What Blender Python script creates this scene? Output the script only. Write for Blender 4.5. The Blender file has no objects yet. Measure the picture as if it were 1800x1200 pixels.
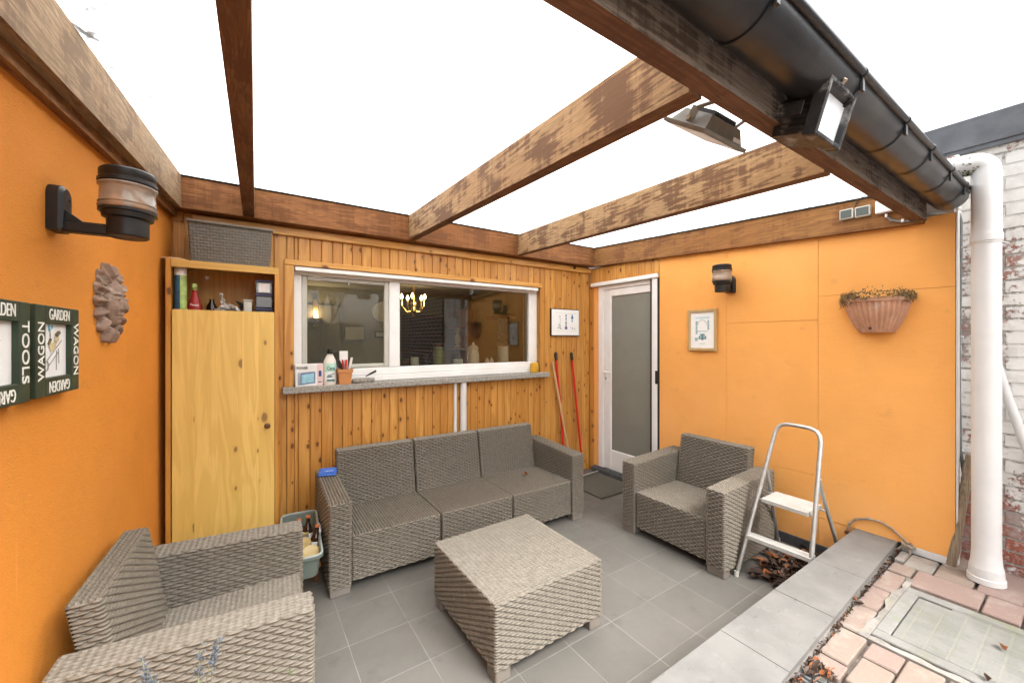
import bpy, math, random
import numpy as np
from mathutils import Matrix, Vector
random.seed(7); RNG = np.random.default_rng(7)
SC = bpy.context.scene; COL = SC.collection
R = math.radians; PI = math.pi
# ---------------------------------------------------------------- camera model (used to read positions on real planes)
F, CX, CY, YAW, H = 698., 900., 596., R(33.75), 1.52
_r = Vector((math.cos(YAW), -math.sin(YAW), 0)); _f = Vector((math.sin(YAW), math.cos(YAW), 0)); CAMP = Vector((0, 0, H))
def ray(u, v): return _f + _r*((u-CX)/F) + Vector((0, 0, -(v-CY)/F))
def onx(u, v, x): d = ray(u, v); return CAMP + d*(x/d.x)
def ony(u, v, y): d = ray(u, v); return CAMP + d*(y/d.y)
def onz(u, v, z): d = ray(u, v); return CAMP + d*((z-H)/d.z)
# ---------------------------------------------------------------- mesh builder
class MB:
    def __init__(s): s.v = []; s.f = []; s.mi = []; s.r = []; s.M = None; s.m = 0; s.rnd = 0.
    def add(s, vs, fs):
        b = len(s.v)
        for p in vs:
            p = Vector(p)
            if s.M is not None: p = s.M @ p
            s.v.append(p)
        for q in fs: s.f.append(tuple(b+i for i in q)); s.mi.append(s.m); s.r.append(s.rnd)
        return s
    def conv(s, vs, fs):                      # convex piece: faces turned outwards
        c = sum((Vector(p) for p in vs), Vector())/len(vs); out = []
        for q in fs:
            a, b, d = (Vector(vs[q[0]]), Vector(vs[q[1]]), Vector(vs[q[2]]))
            n = (b-a).cross(d-b); m = sum((Vector(vs[i]) for i in q), Vector())/len(q)
            out.append(tuple(q) if n.dot(m-c) >= 0 else tuple(reversed(q)))
        return s.add(vs, out)
    def box(s, x0, x1, y0, y1, z0, z1, b=0.):
        lo = (min(x0,x1), min(y0,y1), min(z0,z1)); hi = (max(x0,x1), max(y0,y1), max(z0,z1))
        if b <= 0:
            vs = [(p[0], p[1], p[2]) for p in [((lo,hi)[i&1][0], (lo,hi)[i>>1&1][1], (lo,hi)[i>>2&1][2]) for i in range(8)]]
            return s.conv(vs, [(0,1,3,2),(4,5,7,6),(0,1,5,4),(2,3,7,6),(0,2,6,4),(1,3,7,5)])
        b = min(b, .49*min(hi[k]-lo[k] for k in range(3)))
        vs = []
        for i in range(8):
            sg = (i&1, i>>1&1, i>>2&1)
            for a in range(3):
                vs.append(tuple(((hi[k] if sg[k] else lo[k]) if k == a else (hi[k]-b if sg[k] else lo[k]+b)) for k in range(3)))
        fs = []
        for a in range(3):
            o1, o2 = [k for k in range(3) if k != a]
            for sg in (0, 1):
                ids = [(sg<<a)|(p<<o1)|(q<<o2) for p, q in ((0,0),(1,0),(1,1),(0,1))]
                fs.append([i*3+a for i in ids])
            for p in (0, 1):
                for q in (0, 1):
                    i0 = (p<<o1)|(q<<o2); i1 = i0|(1<<a)
                    fs.append([i0*3+o1, i1*3+o1, i1*3+o2, i0*3+o2])
        for i in range(8): fs.append([i*3, i*3+1, i*3+2])
        return s.conv(vs, fs)
    def tube(s, pts, rad, seg=10, cap=True, closed=False):
        pts = [Vector(p) for p in pts]; n = len(pts)
        rad = list(rad) if hasattr(rad, '__len__') else [rad]*n
        vs = []; up = None
        for i, p in enumerate(pts):
            a = pts[i-1] if (i > 0 or closed) else p; c = pts[(i+1) % n] if (i < n-1 or closed) else p
            t = (c-a).normalized()
            if up is None: up = t.orthogonal().normalized()
            up = (up - t*up.dot(t)).normalized(); w = t.cross(up)
            for k in range(seg):
                an = 2*PI*k/seg; vs.append(p + (up*math.cos(an) + w*math.sin(an))*rad[i])
        fs = []
        for i in range(n if closed else n-1):
            j = (i+1) % n
            for k in range(seg):
                l = (k+1) % seg; fs.append((i*seg+k, i*seg+l, j*seg+l, j*seg+k))
        if cap and not closed: fs.append(tuple(reversed(range(seg)))); fs.append(tuple((n-1)*seg+k for k in range(seg)))
        return s.add(vs, fs)
    def lathe(s, prof, c=(0,0,0), seg=32, a0=0., a1=2*PI, wob=None):
        full = abs(a1-a0-2*PI) < 1e-6; m = seg if full else seg+1
        vs = []
        for (r, z) in prof:
            for k in range(m):
                an = a0 + (a1-a0)*k/seg; rr = r*(wob(an, z) if wob else 1)
                vs.append((c[0]+rr*math.cos(an), c[1]+rr*math.sin(an), c[2]+z))
        fs = []
        for i in range(len(prof)-1):
            for k in range(seg):
                l = (k+1) % m; fs.append((i*m+k, i*m+l, (i+1)*m+l, (i+1)*m+k))
        if full:
            if prof[0][0] > 1e-5: fs.append(tuple(reversed(range(m))))
            if prof[-1][0] > 1e-5: fs.append(tuple((len(prof)-1)*m+k for k in range(m)))
        return s.add(vs, fs)
    def prism(s, poly, z0, z1):               # polygon in x,y
        n = len(poly); vs = [(p[0], p[1], z0) for p in poly] + [(p[0], p[1], z1) for p in poly]
        ar = sum(poly[i][0]*poly[(i+1) % n][1]-poly[(i+1) % n][0]*poly[i][1] for i in range(n))
        fs = [tuple(reversed(range(n))), tuple(range(n, 2*n))] + [(i, (i+1) % n, n+(i+1) % n, n+i) for i in range(n)]
        if ar < 0: fs = [tuple(reversed(q)) for q in fs]
        return s.add(vs, fs)
    def quad(s, a, b, c, d): return s.add([a, b, c, d], [(0, 1, 2, 3)])
    def blob(s, c, rad, seg=10, rings=7, jit=.12, sq=(1,1,1)):
        vs = []; fs = []
        for i in range(rings+1):
            th = PI*i/rings
            for k in range(seg):
                ph = 2*PI*k/seg; j = 1+random.uniform(-jit, jit)
                vs.append((c[0]+rad*sq[0]*j*math.sin(th)*math.cos(ph), c[1]+rad*sq[1]*j*math.sin(th)*math.sin(ph), c[2]+rad*sq[2]*j*math.cos(th)))
        for i in range(rings):
            for k in range(seg): l = (k+1) % seg; fs.append((i*seg+k, (i+1)*seg+k, (i+1)*seg+l, i*seg+l))
        return s.add(vs, fs)
    def leaf(s, c, L, W, yaw, tilt, roll, curl=.35):
        M = Matrix.Translation(Vector(c)) @ Matrix.Rotation(yaw, 4, 'Z') @ Matrix.Rotation(tilt, 4, 'Y') @ Matrix.Rotation(roll, 4, 'X')
        cr = curl*W
        P = [(-.5*L,0,0), (-.2*L,-.42*W,cr), (-.15*L,0,-.1*cr), (-.2*L,.42*W,cr), (.2*L,-.36*W,cr*.7), (.18*L,0,.15*cr), (.2*L,.36*W,cr*1.3), (.5*L,0,.8*cr)]
        return s.add([M @ Vector(p) for p in P], [(0,1,2),(0,2,3),(1,4,5,2),(2,5,6,3),(4,7,5),(5,7,6)])
    def mesh(s, name, mats, off=None, inv=None, sharp=32):
        me = bpy.data.meshes.new(name)
        vs = s.v
        if inv is not None: vs = [inv @ p for p in vs]
        if off is not None: vs = [p-off for p in vs]
        me.from_pydata([tuple(p) for p in vs], [], s.f)
        for m in (mats if isinstance(mats, (list, tuple)) else [mats]): me.materials.append(m)
        me.polygons.foreach_set('material_index', s.mi)
        me.polygons.foreach_set('use_smooth', [True]*len(s.f))
        at = me.attributes.new('rnd', 'FLOAT', 'FACE'); at.data.foreach_set('value', s.r)
        me.update(); me.set_sharp_from_angle(angle=R(sharp))
        return me
WM = {}                                        # world matrix of every thing
def tag(o, label=None, cat=None, group=None, kind=None):
    if label: o['label'] = label
    if cat: o['category'] = cat
    if group: o['group'] = group
    if kind: o['kind'] = kind
    return o
def thing(name, label, cat, loc=(0,0,0), rotz=0., group=None, mat=None):
    o = bpy.data.objects.new(name, None); COL.objects.link(o); o.empty_display_size = .1
    if mat is None: o.location = loc; o.rotation_euler = (0, 0, rotz); WM[o.name] = Matrix.Translation(Vector(loc)) @ Matrix.Rotation(rotz, 4, 'Z')
    else: o.matrix_world = mat; WM[o.name] = mat
    return tag(o, label, cat, group)
def part(name, mb, mats, parent, world=True, label=None, sharp=32):
    root = parent
    while root.parent: root = root.parent
    me = mb.mesh(name, mats, inv=WM[root.name].inverted() if world else None, sharp=sharp) if isinstance(mb, MB) else mb
    o = bpy.data.objects.new(name, me); COL.objects.link(o); o.parent = parent
    if label: o['label'] = label
    return o
def solo(name, mb, mats, label, cat, group=None, kind=None, sharp=32):      # a thing that is one mesh, origin at its base
    xs = [p.x for p in mb.v]; ys = [p.y for p in mb.v]; zs = [p.z for p in mb.v]
    off = Vector(((min(xs)+max(xs))/2, (min(ys)+max(ys))/2, min(zs)))
    o = bpy.data.objects.new(name, mb.mesh(name, mats, off=off, sharp=sharp)); COL.objects.link(o); o.location = off
    WM[o.name] = Matrix.Translation(off)
    return tag(o, label, cat, group, kind)
def struct(name, mb, mats):                    # a piece of the setting, kept in world coordinates
    o = bpy.data.objects.new(name, mb.mesh(name, mats)); COL.objects.link(o); o['kind'] = 'structure'; WM[o.name] = Matrix()
    return o
def copytree(o, parent=None):
    c = o.copy(); COL.objects.link(c)
    if parent: c.parent = parent
    for ch in list(o.children): copytree(ch, c)
    return c
def lettering(s, size, width=None, M=None, ext=.0008, bold=0.):
    cu = bpy.data.curves.new('lettering', 'FONT'); cu.body = s; cu.size = size; cu.align_x = 'CENTER'; cu.align_y = 'CENTER'; cu.extrude = ext; cu.offset = bold
    o = bpy.data.objects.new('lettering', cu); COL.objects.link(o); bpy.context.view_layer.update()
    me = bpy.data.meshes.new_from_object(o.evaluated_get(bpy.context.evaluated_depsgraph_get()))
    mb = MB(); vs = [v.co.copy() for v in me.vertices]
    if width:
        w = max(v.x for v in vs)-min(v.x for v in vs); k = width/w
        for v in vs: v.x *= k
    mb.M = M; mb.add(vs, [tuple(p.vertices) for p in me.polygons])
    bpy.data.objects.remove(o); bpy.data.curves.remove(cu); bpy.data.meshes.remove(me)
    return mb
def merge(a, b, m=None):
    base = len(a.v); a.v += b.v
    for q, r_ in zip(b.f, b.r): a.f.append(tuple(i+base for i in q)); a.mi.append(a.m if m is None else m); a.r.append(r_)
    return a
# ---------------------------------------------------------------- woven surfaces: real relief, one strand row per four grid rows
def woven(boxes, amp=.0062):
    """boxes: list of dicts(lo, hi, r, faces={face:(style)}, warp) -> numpy mesh"""
    V = []; Q = []; n0 = 0
    for bx in boxes:
        lo = np.array(bx['lo'], float); hi = np.array(bx['hi'], float); rr = bx.get('r', .012); am = bx.get('amp', amp)
        AX = {'front': (0, 2, 1, -1), 'back': (0, 2, 1, 1), 'left': (1, 2, 0, -1), 'right': (1, 2, 0, 1), 'top': (0, 1, 2, 1), 'bottom': (0, 1, 2, -1)}
        for face in ('front', 'back', 'left', 'right', 'top', 'bottom'):
            if face in bx.get('skip', ()): continue
            ua, va, na, sg = AX[face]; st = bx['faces'].get(face)
            if st is not None and len(st) > 3 and st[3]: ua, va = va, ua         # strands the other way
            Lu = hi[ua]-lo[ua]; Lv = hi[va]-lo[va]
            if st is None: nu = max(6, int(Lu/.05)); nv = max(6, int(Lv/.05))
            else:
                kind, pw, ph = st[:3]
                cols = max(2, round(Lu/pw)); rows = max(2, round(Lv/ph)); nu = cols*st[4] if len(st) > 4 else cols*4; nv = rows*(6 if kind in ('side', 'lid') else 4)
            a = np.linspace(0, 1, nu+1); b = np.linspace(0, 1, nv+1)
            if st is None:                                   # keep the rounded rim sharp on coarse grids
                e = min(.3, rr/Lu); a = np.concatenate([np.linspace(0, e, 5)[:-1], np.linspace(e, 1-e, nu), np.linspace(1-e, 1, 5)[1:]])
                e = min(.3, rr/Lv); b = np.concatenate([np.linspace(0, e, 5)[:-1], np.linspace(e, 1-e, nv), np.linspace(1-e, 1, 5)[1:]])
            A, B = np.meshgrid(a, b, indexing='ij')
            P = np.zeros(A.shape+(3,)); P[..., ua] = lo[ua]+A*Lu; P[..., va] = lo[va]+B*Lv; P[..., na] = hi[na] if sg > 0 else lo[na]
            inner = np.clip(P, lo+rr, hi-rr); D = P-inner; ln = np.linalg.norm(D, axis=-1, keepdims=True); Nn = D/np.maximum(ln, 1e-9)
            P = inner + Nn*rr
            eu = np.minimum(A, 1-A)*Lu; ev = np.minimum(B, 1-B)*Lv
            if st is None: h = np.full(A.shape, .5)
            else:
                t = (B*rows) % 1*2-1; i = np.floor(np.minimum(B*rows, rows-1e-6)); x = A*cols
                cross = np.sqrt(np.maximum(0, 1-(t*.98)**2))
                if kind in ('side', 'lid'):                   # strands weaving over and under upright ribs, open between the rows
                    e_ = np.clip(eu/.012, 0, 1); al = np.cos(PI*(x+i))*e_; k_ = (1.22-.16*al) if kind == 'side' else (1.15-.2*al)
                    cross = np.sqrt(np.clip(1-(t*k_)**2, 0, 1))
                    h = cross*(.76+.24*al) - 1.8*(1-cross) - 1.1*np.clip((-al-.65)/.35, 0, 1)
                    if kind == 'lid':                         # pin holes in straight lines between flat strands
                        c2 = np.cos(2*PI*x); cross = np.sqrt(np.clip(1-(t*1.38)**2, 0, 1)); h = .5*cross+.2+.12*np.cos(PI*(x+i)) - (1-cross)*(.9+3.2*np.clip(.55+c2, 0, 1))
                elif kind == 'flat':                          # flat basket squares
                    fx = np.abs(((x+.5*(i % 2)) % 1)*2-1); h = .7-.9*np.clip((np.abs(t)-.72)/.2, 0, 1)-.9*np.clip((fx-.8)/.15, 0, 1)+.25*np.cos(PI*(np.floor(x+.5*(i % 2))+i))
                elif kind == 'seat':                          # long ribs with pin holes between them
                    al = np.cos(PI*(2*x+i)); par = (np.floor(B*rows+.5) % 2 == 0); h = .45*cross+.5-.9*(1-cross)-1.9*(1-cross)*(np.cos(2*PI*x) > -.2)*par
                else:                                         # close weave with small holes
                    al = np.cos(PI*(x+i)); h = .3+.55*cross*(.7+.3*al) - 1.7*(1-cross)*(np.cos(2*PI*x) > .2) - .35*(1-cross)
                f = np.clip(ev/.007, 0, 1); h = .5+(h-.5)*f
                if kind != 'side': f = np.clip(eu/.007, 0, 1); h = .5+(h-.5)*f
            P = P + Nn*(h*am)[..., None]
            P = P.reshape(-1, 3)
            if 'warp' in bx: P = bx['warp'](P)
            nuu, nvv = A.shape
            idx = np.arange(nuu*nvv).reshape(nuu, nvv)+n0
            q = np.stack([idx[:-1, :-1], idx[1:, :-1], idx[1:, 1:], idx[:-1, 1:]], -1).reshape(-1, 4)
            e1 = np.zeros(3); e1[ua] = 1; e2 = np.zeros(3); e2[va] = 1; nn = np.zeros(3); nn[na] = sg
            if np.dot(np.cross(e1, e2), nn) < 0: q = q[:, ::-1]
            V.append(P); Q.append(q); n0 += len(P)
    return np.concatenate(V), np.concatenate(Q)
def npmesh(name, VQ, mat):
    V, Q = VQ; me = bpy.data.meshes.new(name)
    me.vertices.add(len(V)); me.vertices.foreach_set('co', V.astype(np.float32).ravel())
    me.loops.add(len(Q)*4); me.loops.foreach_set('vertex_index', Q.astype(np.int32).ravel())
    me.polygons.add(len(Q)); me.polygons.foreach_set('loop_start', np.arange(0, len(Q)*4, 4, dtype=np.int32))
    me.update(calc_edges=True); me.polygons.foreach_set('use_smooth', np.ones(len(Q), bool)); me.materials.append(mat); me.validate()
    return me
EXPO = 1.9
# ---------------------------------------------------------------- materials
class NT:
    def __init__(s, name):
        s.mat = bpy.data.materials.new(name); s.mat.use_nodes = True; s.t = s.mat.node_tree; s.t.nodes.clear()
        s.out = s.n('ShaderNodeOutputMaterial'); s.tc = s.n('ShaderNodeTexCoord')
    def n(s, typ, **kw):
        x = s.t.nodes.new(typ)
        for k, v in kw.items():
            if hasattr(x, k): setattr(x, k, v)
        return x
    def l(s, a, b): s.t.links.new(a, b)
    def set(s, sock, v):
        if hasattr(v, 'is_output'): s.l(v, sock)
        else: sock.default_value = v if not (isinstance(v, tuple) and len(v) == 3 and sock.type == 'RGBA') else v+(1,)
    def obj(s): return s.tc.outputs['Object']
    def map(s, v, sc=(1,1,1), lo=(0,0,0), ro=(0,0,0)):
        m = s.n('ShaderNodeMapping'); s.l(v, m.inputs[0]); m.inputs['Scale'].default_value = sc; m.inputs['Location'].default_value = lo; m.inputs['Rotation'].default_value = ro
        return m.outputs[0]
    def noise(s, v, sc=5., det=4., ro=.55, dist=0.):
        m = s.n('ShaderNodeTexNoise'); s.l(v, m.inputs['Vector']); m.inputs['Scale'].default_value = sc; m.inputs['Detail'].default_value = det; m.inputs['Roughness'].default_value = ro; m.inputs['Distortion'].default_value = dist
        return m.outputs[0]
    def vor(s, v, sc=5., out='Distance', rand=1.):
        m = s.n('ShaderNodeTexVoronoi'); s.l(v, m.inputs['Vector']); m.inputs['Scale'].default_value = sc; m.inputs['Randomness'].default_value = rand
        return m.outputs[out]
    def ma(s, op, a, b=0., c=0.):
        m = s.n('ShaderNodeMath', operation=op)
        for i, x in enumerate((a, b, c)): s.set(m.inputs[i], x)
        return m.outputs[0]
    def vadd(s, a, b):
        m = s.n('ShaderNodeVectorMath', operation='ADD'); s.set(m.inputs[0], a); s.set(m.inputs[1], b); return m.outputs[0]
    def ramp(s, f, a, b, c=0., d=1.):                                     # smooth map range
        m = s.n('ShaderNodeMapRange', interpolation_type='SMOOTHSTEP'); s.set(m.inputs[0], f)
        for i, x in enumerate((a, b, c, d)): m.inputs[1+i].default_value = x
        return m.outputs[0]
    def mix(s, f, a, b, mode='MIX'):
        m = s.n('ShaderNodeMix', data_type='RGBA', blend_type=mode); s.set(m.inputs[0], f); s.set(m.inputs[6], a); s.set(m.inputs[7], b); return m.outputs[2]
    def attr(s, name):
        m = s.n('ShaderNodeAttribute', attribute_name=name); return m.outputs['Fac']
    def bump(s, h, st=.3, d=.01, nrm=None):
        m = s.n('ShaderNodeBump'); m.inputs['Strength'].default_value = st; m.inputs['Distance'].default_value = d; s.l(h, m.inputs['Height'])
        if nrm is not None: s.l(nrm, m.inputs['Normal'])
        return m.outputs[0]
    def bsdf(s, col, rough=.6, nrm=None, spec=.4, metal=0., **kw):
        b = s.n('ShaderNodeBsdfPrincipled'); s.set(b.inputs['Base Color'], col); s.set(b.inputs['Roughness'], rough); b.inputs['Metallic'].default_value = metal; b.inputs['Specular IOR Level'].default_value = spec
        for k, v in kw.items(): s.set(b.inputs[k.replace('_', ' ')], v)
        if nrm is not None: s.l(nrm, b.inputs['Normal'])
        s.l(b.outputs[0], s.out.inputs[0]); return s.mat
def sep(n, v):
    m = n.n('ShaderNodeSeparateXYZ'); n.l(v, m.inputs[0]); return m.outputs
def plain(name, col, rough=.5, var=.12, sc=30., bump=.0, metal=0., spec=.4, dirt=None, **kw):
    n = NT(name); a = n.noise(n.obj(), sc, 5); c = n.mix(n.ramp(a, .3, .7), tuple(x*(1-var) for x in col), tuple(min(1, x*(1+var)) for x in col))
    if dirt: c = n.mix(n.ramp(n.noise(n.obj(), sc*.35, 6, .65), .5, .75, 0, dirt[1]), c, dirt[0])
    nr = n.bump(n.noise(n.obj(), sc*6, 4), bump, .003) if bump else None
    return n.bsdf(c, n.ramp(n.noise(n.obj(), sc*.7, 3), .3, .7, rough*.85, min(1, rough*1.12)), nr, spec, metal, **kw)
def wood(name, light, dark, axis=2, knots=.5, knotc=(.09,.03,.01), rough=.5, dens=1., tone=.35, spec=.4, grainmix=.6, ksc=9.):
    n = NT(name); rv = n.attr('rnd')
    cv = n.n('ShaderNodeCombineXYZ')
    for i, k in enumerate((13.7, 7.3, 5.1)): n.l(n.ma('MULTIPLY', rv, k), cv.inputs[i])
    o = n.vadd(n.obj(), cv.outputs[0])
    def st(a, b): sc = [a, a, a]; sc[axis] = b; return tuple(sc)
    g1 = n.noise(n.map(o, st(9*dens, .55)), 1., 3, .5, .6)
    rings = n.ma('SINE', n.ma('MULTIPLY', g1, 55.)); rings = n.ramp(rings, -.6, 1.)
    fib = n.noise(n.map(o, st(230, 5)), 1., 4, .6)
    big = n.noise(n.map(o, st(4, .8)), 1., 3)
    c = n.mix(n.ma('MULTIPLY', rings, grainmix), light, dark)
    c = n.mix(n.ramp(fib, .35, .7, 0, .35), c, dark)
    c = n.mix(n.ramp(big, .45, .72, 0, .5), c, dark)
    c = n.mix(n.ma('MULTIPLY', n.ma('FRACT', n.ma('MULTIPLY', rv, 9.13)), tone), c, dark)
    if knots > 0:
        sp_ = sep(n, o); oth = [k for k in range(3) if k != axis]; cc = n.n('ShaderNodeCombineXYZ')
        n.l(n.ma('MULTIPLY', n.ma('ADD', sp_[oth[0]], sp_[oth[1]]), 1.), cc.inputs[0]); n.l(n.ma('MULTIPLY', sp_[axis], .52), cc.inputs[1])
        dn = n.noise(n.map(o, st(60, 30)), 1., 2)
        def vv(out):
            m = n.n('ShaderNodeTexVoronoi', voronoi_dimensions='2D'); n.l(cc.outputs[0], m.inputs['Vector']); m.inputs['Scale'].default_value = ksc; return m.outputs[out]
        rc = sep(n, vv('Color')); d = n.ma('ADD', n.ma('DIVIDE', vv('Distance'), n.ma('ADD', .55, rc[1])), n.ma('MULTIPLY', n.ma('SUBTRACT', dn, .5), .10))
        on = n.ramp(rc[0], 1-knots, 1-knots+.02)
        halo = n.ma('MULTIPLY', n.ramp(d, .10, .30, 1., 0.), on); core = n.ma('MULTIPLY', n.ramp(d, .06, .125, 1., 0.), on)
        c = n.mix(n.ma('MULTIPLY', halo, .4), c, dark); c = n.mix(n.ma('MULTIPLY', core, .92), c, knotc)
    nr = n.bump(n.ma('ADD', fib, n.ma('MULTIPLY', rings, .4)), .22, .0015)
    return n.bsdf(c, n.ramp(fib, .3, .7, rough*.85, rough*1.15), nr, spec)
def worn(name, paint, bare, axis=1, amt=.5, rough=.75):                     # stain worn off rough sawn timber
    n = NT(name); rv = n.attr('rnd'); cv = n.n('ShaderNodeCombineXYZ')
    for i, k in enumerate((13.7, 7.3, 5.1)): n.l(n.ma('MULTIPLY', rv, k), cv.inputs[i])
    o = n.vadd(n.obj(), cv.outputs[0])
    def st(a, b): sc = [a, a, a]; sc[axis] = b; return tuple(sc)
    fib = n.noise(n.map(o, st(150, 7)), 1., 5, .65); g = n.noise(n.map(o, st(22, 1.1)), 1., 4, .5, .8)
    rings = n.ramp(n.ma('SINE', n.ma('MULTIPLY', g, 60.)), -.3, 1.)
    blot = n.noise(n.map(o, st(7, 4.5)), 1., 4, .55); saw = n.noise(n.map(o, st(3, 38)), 1., 3)
    str_ = n.noise(n.map(o, st(70, 3.2)), 1., 5, .6)
    m = n.ma('ADD', n.ma('ADD', n.ma('MULTIPLY', str_, .75), n.ma('MULTIPLY', blot, .8)), n.ma('MULTIPLY', saw, .28))
    m = n.ramp(m, 1.01-.2*amt, 1.13-.2*amt)
    b2 = n.mix(n.ma('MULTIPLY', rings, .65), bare, tuple(x*.5 for x in bare))
    b2 = n.mix(n.ramp(fib, .38, .66, 0, .6), b2, tuple(x*.42 for x in bare))
    b2 = n.mix(n.ramp(saw, .45, .7, 0, .25), b2, tuple(x*.6 for x in bare))
    b2 = n.mix(n.ramp(n.noise(n.map(o, st(2.5, 1.2)), 1., 3), .4, .7, 0, .45), b2, (bare[0]*.8, bare[1]*.66, bare[2]*.5))
    m = n.ma('MULTIPLY', m, .88)
    c = n.mix(m, b2, paint)
    return n.bsdf(c, rough, n.bump(n.ma('ADD', fib, n.ma('MULTIPLY', m, .4)), .4, .002), .25)
def stucco(name, col, fine=260., st=.55, var=.1, brush=False, spots=0., grime=.4):
    n = NT(name); o = n.obj()
    a = n.noise(o, 1.3, 5, .6); b = n.noise(o, fine, 3, .7); c2 = n.noise(n.map(o, (1, 1.5, 45)) if brush else o, 6 if brush else 40, 4, .6)
    c = n.mix(n.ramp(a, .3, .7), tuple(x*(1-var) for x in col), tuple(min(.95, x*(1+var*.7)) for x in col))
    c = n.mix(n.ramp(b, .35, .75, 0, .28), c, tuple(x*.62 for x in col))
    c = n.mix(n.ramp(c2, .45, .8, 0, .24 if brush else .16), c, tuple(x*.7 for x in col))
    if spots: c = n.mix(n.ramp(n.noise(o, 70, 2, .5), .72, .78, 0, spots), c, (.75, .6, .4))
    s_ = sep(n, o); low = 0.                                                   # scuffs and dull patches
    di = n.ramp(n.ma('ADD', n.noise(n.map(o, (1, 1, 1.6)), 5., 6, .7), low), .60, .74, 0, grime); c = n.mix(di, c, tuple(x*.52+.03 for x in col))
    sc_ = n.ramp(n.noise(n.map(o, (2, 2.5, 60) if brush else (30, 30, 1.2)), 1.5, 3, .6), .66, .72, 0, .3*grime*2); c = n.mix(sc_, c, tuple(min(.9, x*1.12+.06) for x in col))
    fade = n.ramp(n.noise(o, .9, 3, .5), .42, .62, 0, .45 if brush else .25); c = n.mix(fade, c, (min(.92, col[0]*1.02), col[1]*1.08+.01, col[2]*1.35+.012))
    h = n.ma('ADD', n.ma('MULTIPLY', b, 1.), n.ma('MULTIPLY', c2, .8))
    return n.bsdf(c, .85, n.bump(h, st, .004), .2)
def brickmat(name):
    n = NT(name); o = n.obj(); s = sep(n, o)
    v = n.n('ShaderNodeCombineXYZ'); n.l(s[1], v.inputs[0]); n.l(s[2], v.inputs[1])
    wob = n.n('ShaderNodeVectorMath', operation='MULTIPLY_ADD'); nz = n.n('ShaderNodeTexNoise'); n.l(o, nz.inputs['Vector']); nz.inputs['Scale'].default_value = 9
    n.l(nz.outputs['Color'], wob.inputs[0]); wob.inputs[1].default_value = (.012,)*3; n.l(v.outputs[0], wob.inputs[2])
    b = n.n('ShaderNodeTexBrick', offset=.5); n.l(wob.outputs[0], b.inputs['Vector'])
    for k, x in (('Scale', 1.), ('Mortar Size', .007), ('Mortar Smooth', .4), ('Brick Width', .215), ('Row Height', .072), ('Bias', 0.)): b.inputs[k].default_value = x
    b.inputs['Color1'].default_value = (.36, .12, .08, 1); b.inputs['Color2'].default_value = (.27, .085, .06, 1); b.inputs['Mortar'].default_value = (.30, .28, .25, 1)
    fine = n.noise(o, 45, 6, .7); big = n.noise(o, 3.2, 5, .6)
    z = n.ramp(s[2], .2, .75, .17, 0.)                                      # paint has gone where the wall meets damp ground
    peel = n.ma('ADD', n.ma('ADD', n.ma('MULTIPLY', fine, .45), n.ma('MULTIPLY', big, .75)), z)
    peel = n.ma('ADD', peel, n.ma('MULTIPLY', b.outputs['Fac'], .06)); m = n.ramp(peel, .655, .715)
    white = n.mix(n.ramp(n.noise(o, 14, 5), .4, .75), (.80, .785, .755), (.64, .62, .58))
    white = n.mix(n.ma('MULTIPLY', b.outputs['Fac'], .34), white, (.45, .42, .38))
    red = n.mix(n.ramp(n.noise(o, 60, 4), .45, .7, 0, .6), b.outputs['Color'], (.55, .48, .42))
    red = n.mix(n.ramp(n.noise(o, 5, 3), .5, .66, 0, .75), red, (.40, .37, .34))
    c = n.mix(m, white, red)
    h = n.ma('SUBTRACT', n.ma('ADD', n.ma('MULTIPLY', b.outputs['Fac'], -1.), n.ma('MULTIPLY', n.noise(o, 30, 5), .5)), n.ma('MULTIPLY', m, .25))
    return n.bsdf(c, .85, n.bump(h, .8, .012), .2)
def darkbrick(name):
    n = NT(name); o = n.obj(); s = sep(n, o); v = n.n('ShaderNodeCombineXYZ'); n.l(s[1], v.inputs[0]); n.l(s[2], v.inputs[1])
    b = n.n('ShaderNodeTexBrick', offset=.5); n.l(v.outputs[0], b.inputs['Vector'])
    for k, x in (('Scale', 1.), ('Mortar Size', .014), ('Brick Width', .24), ('Row Height', .085)): b.inputs[k].default_value = x
    b.inputs['Color1'].default_value = (.06, .035, .028, 1); b.inputs['Color2'].default_value = (.10, .06, .045, 1); b.inputs['Mortar'].default_value = (.42, .40, .37, 1)
    return n.bsdf(n.mix(n.ramp(n.noise(o, 8, 5), .5, .75, 0, .5), b.outputs['Color'], (.03, .025, .022)), .9, None, .2)
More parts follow.
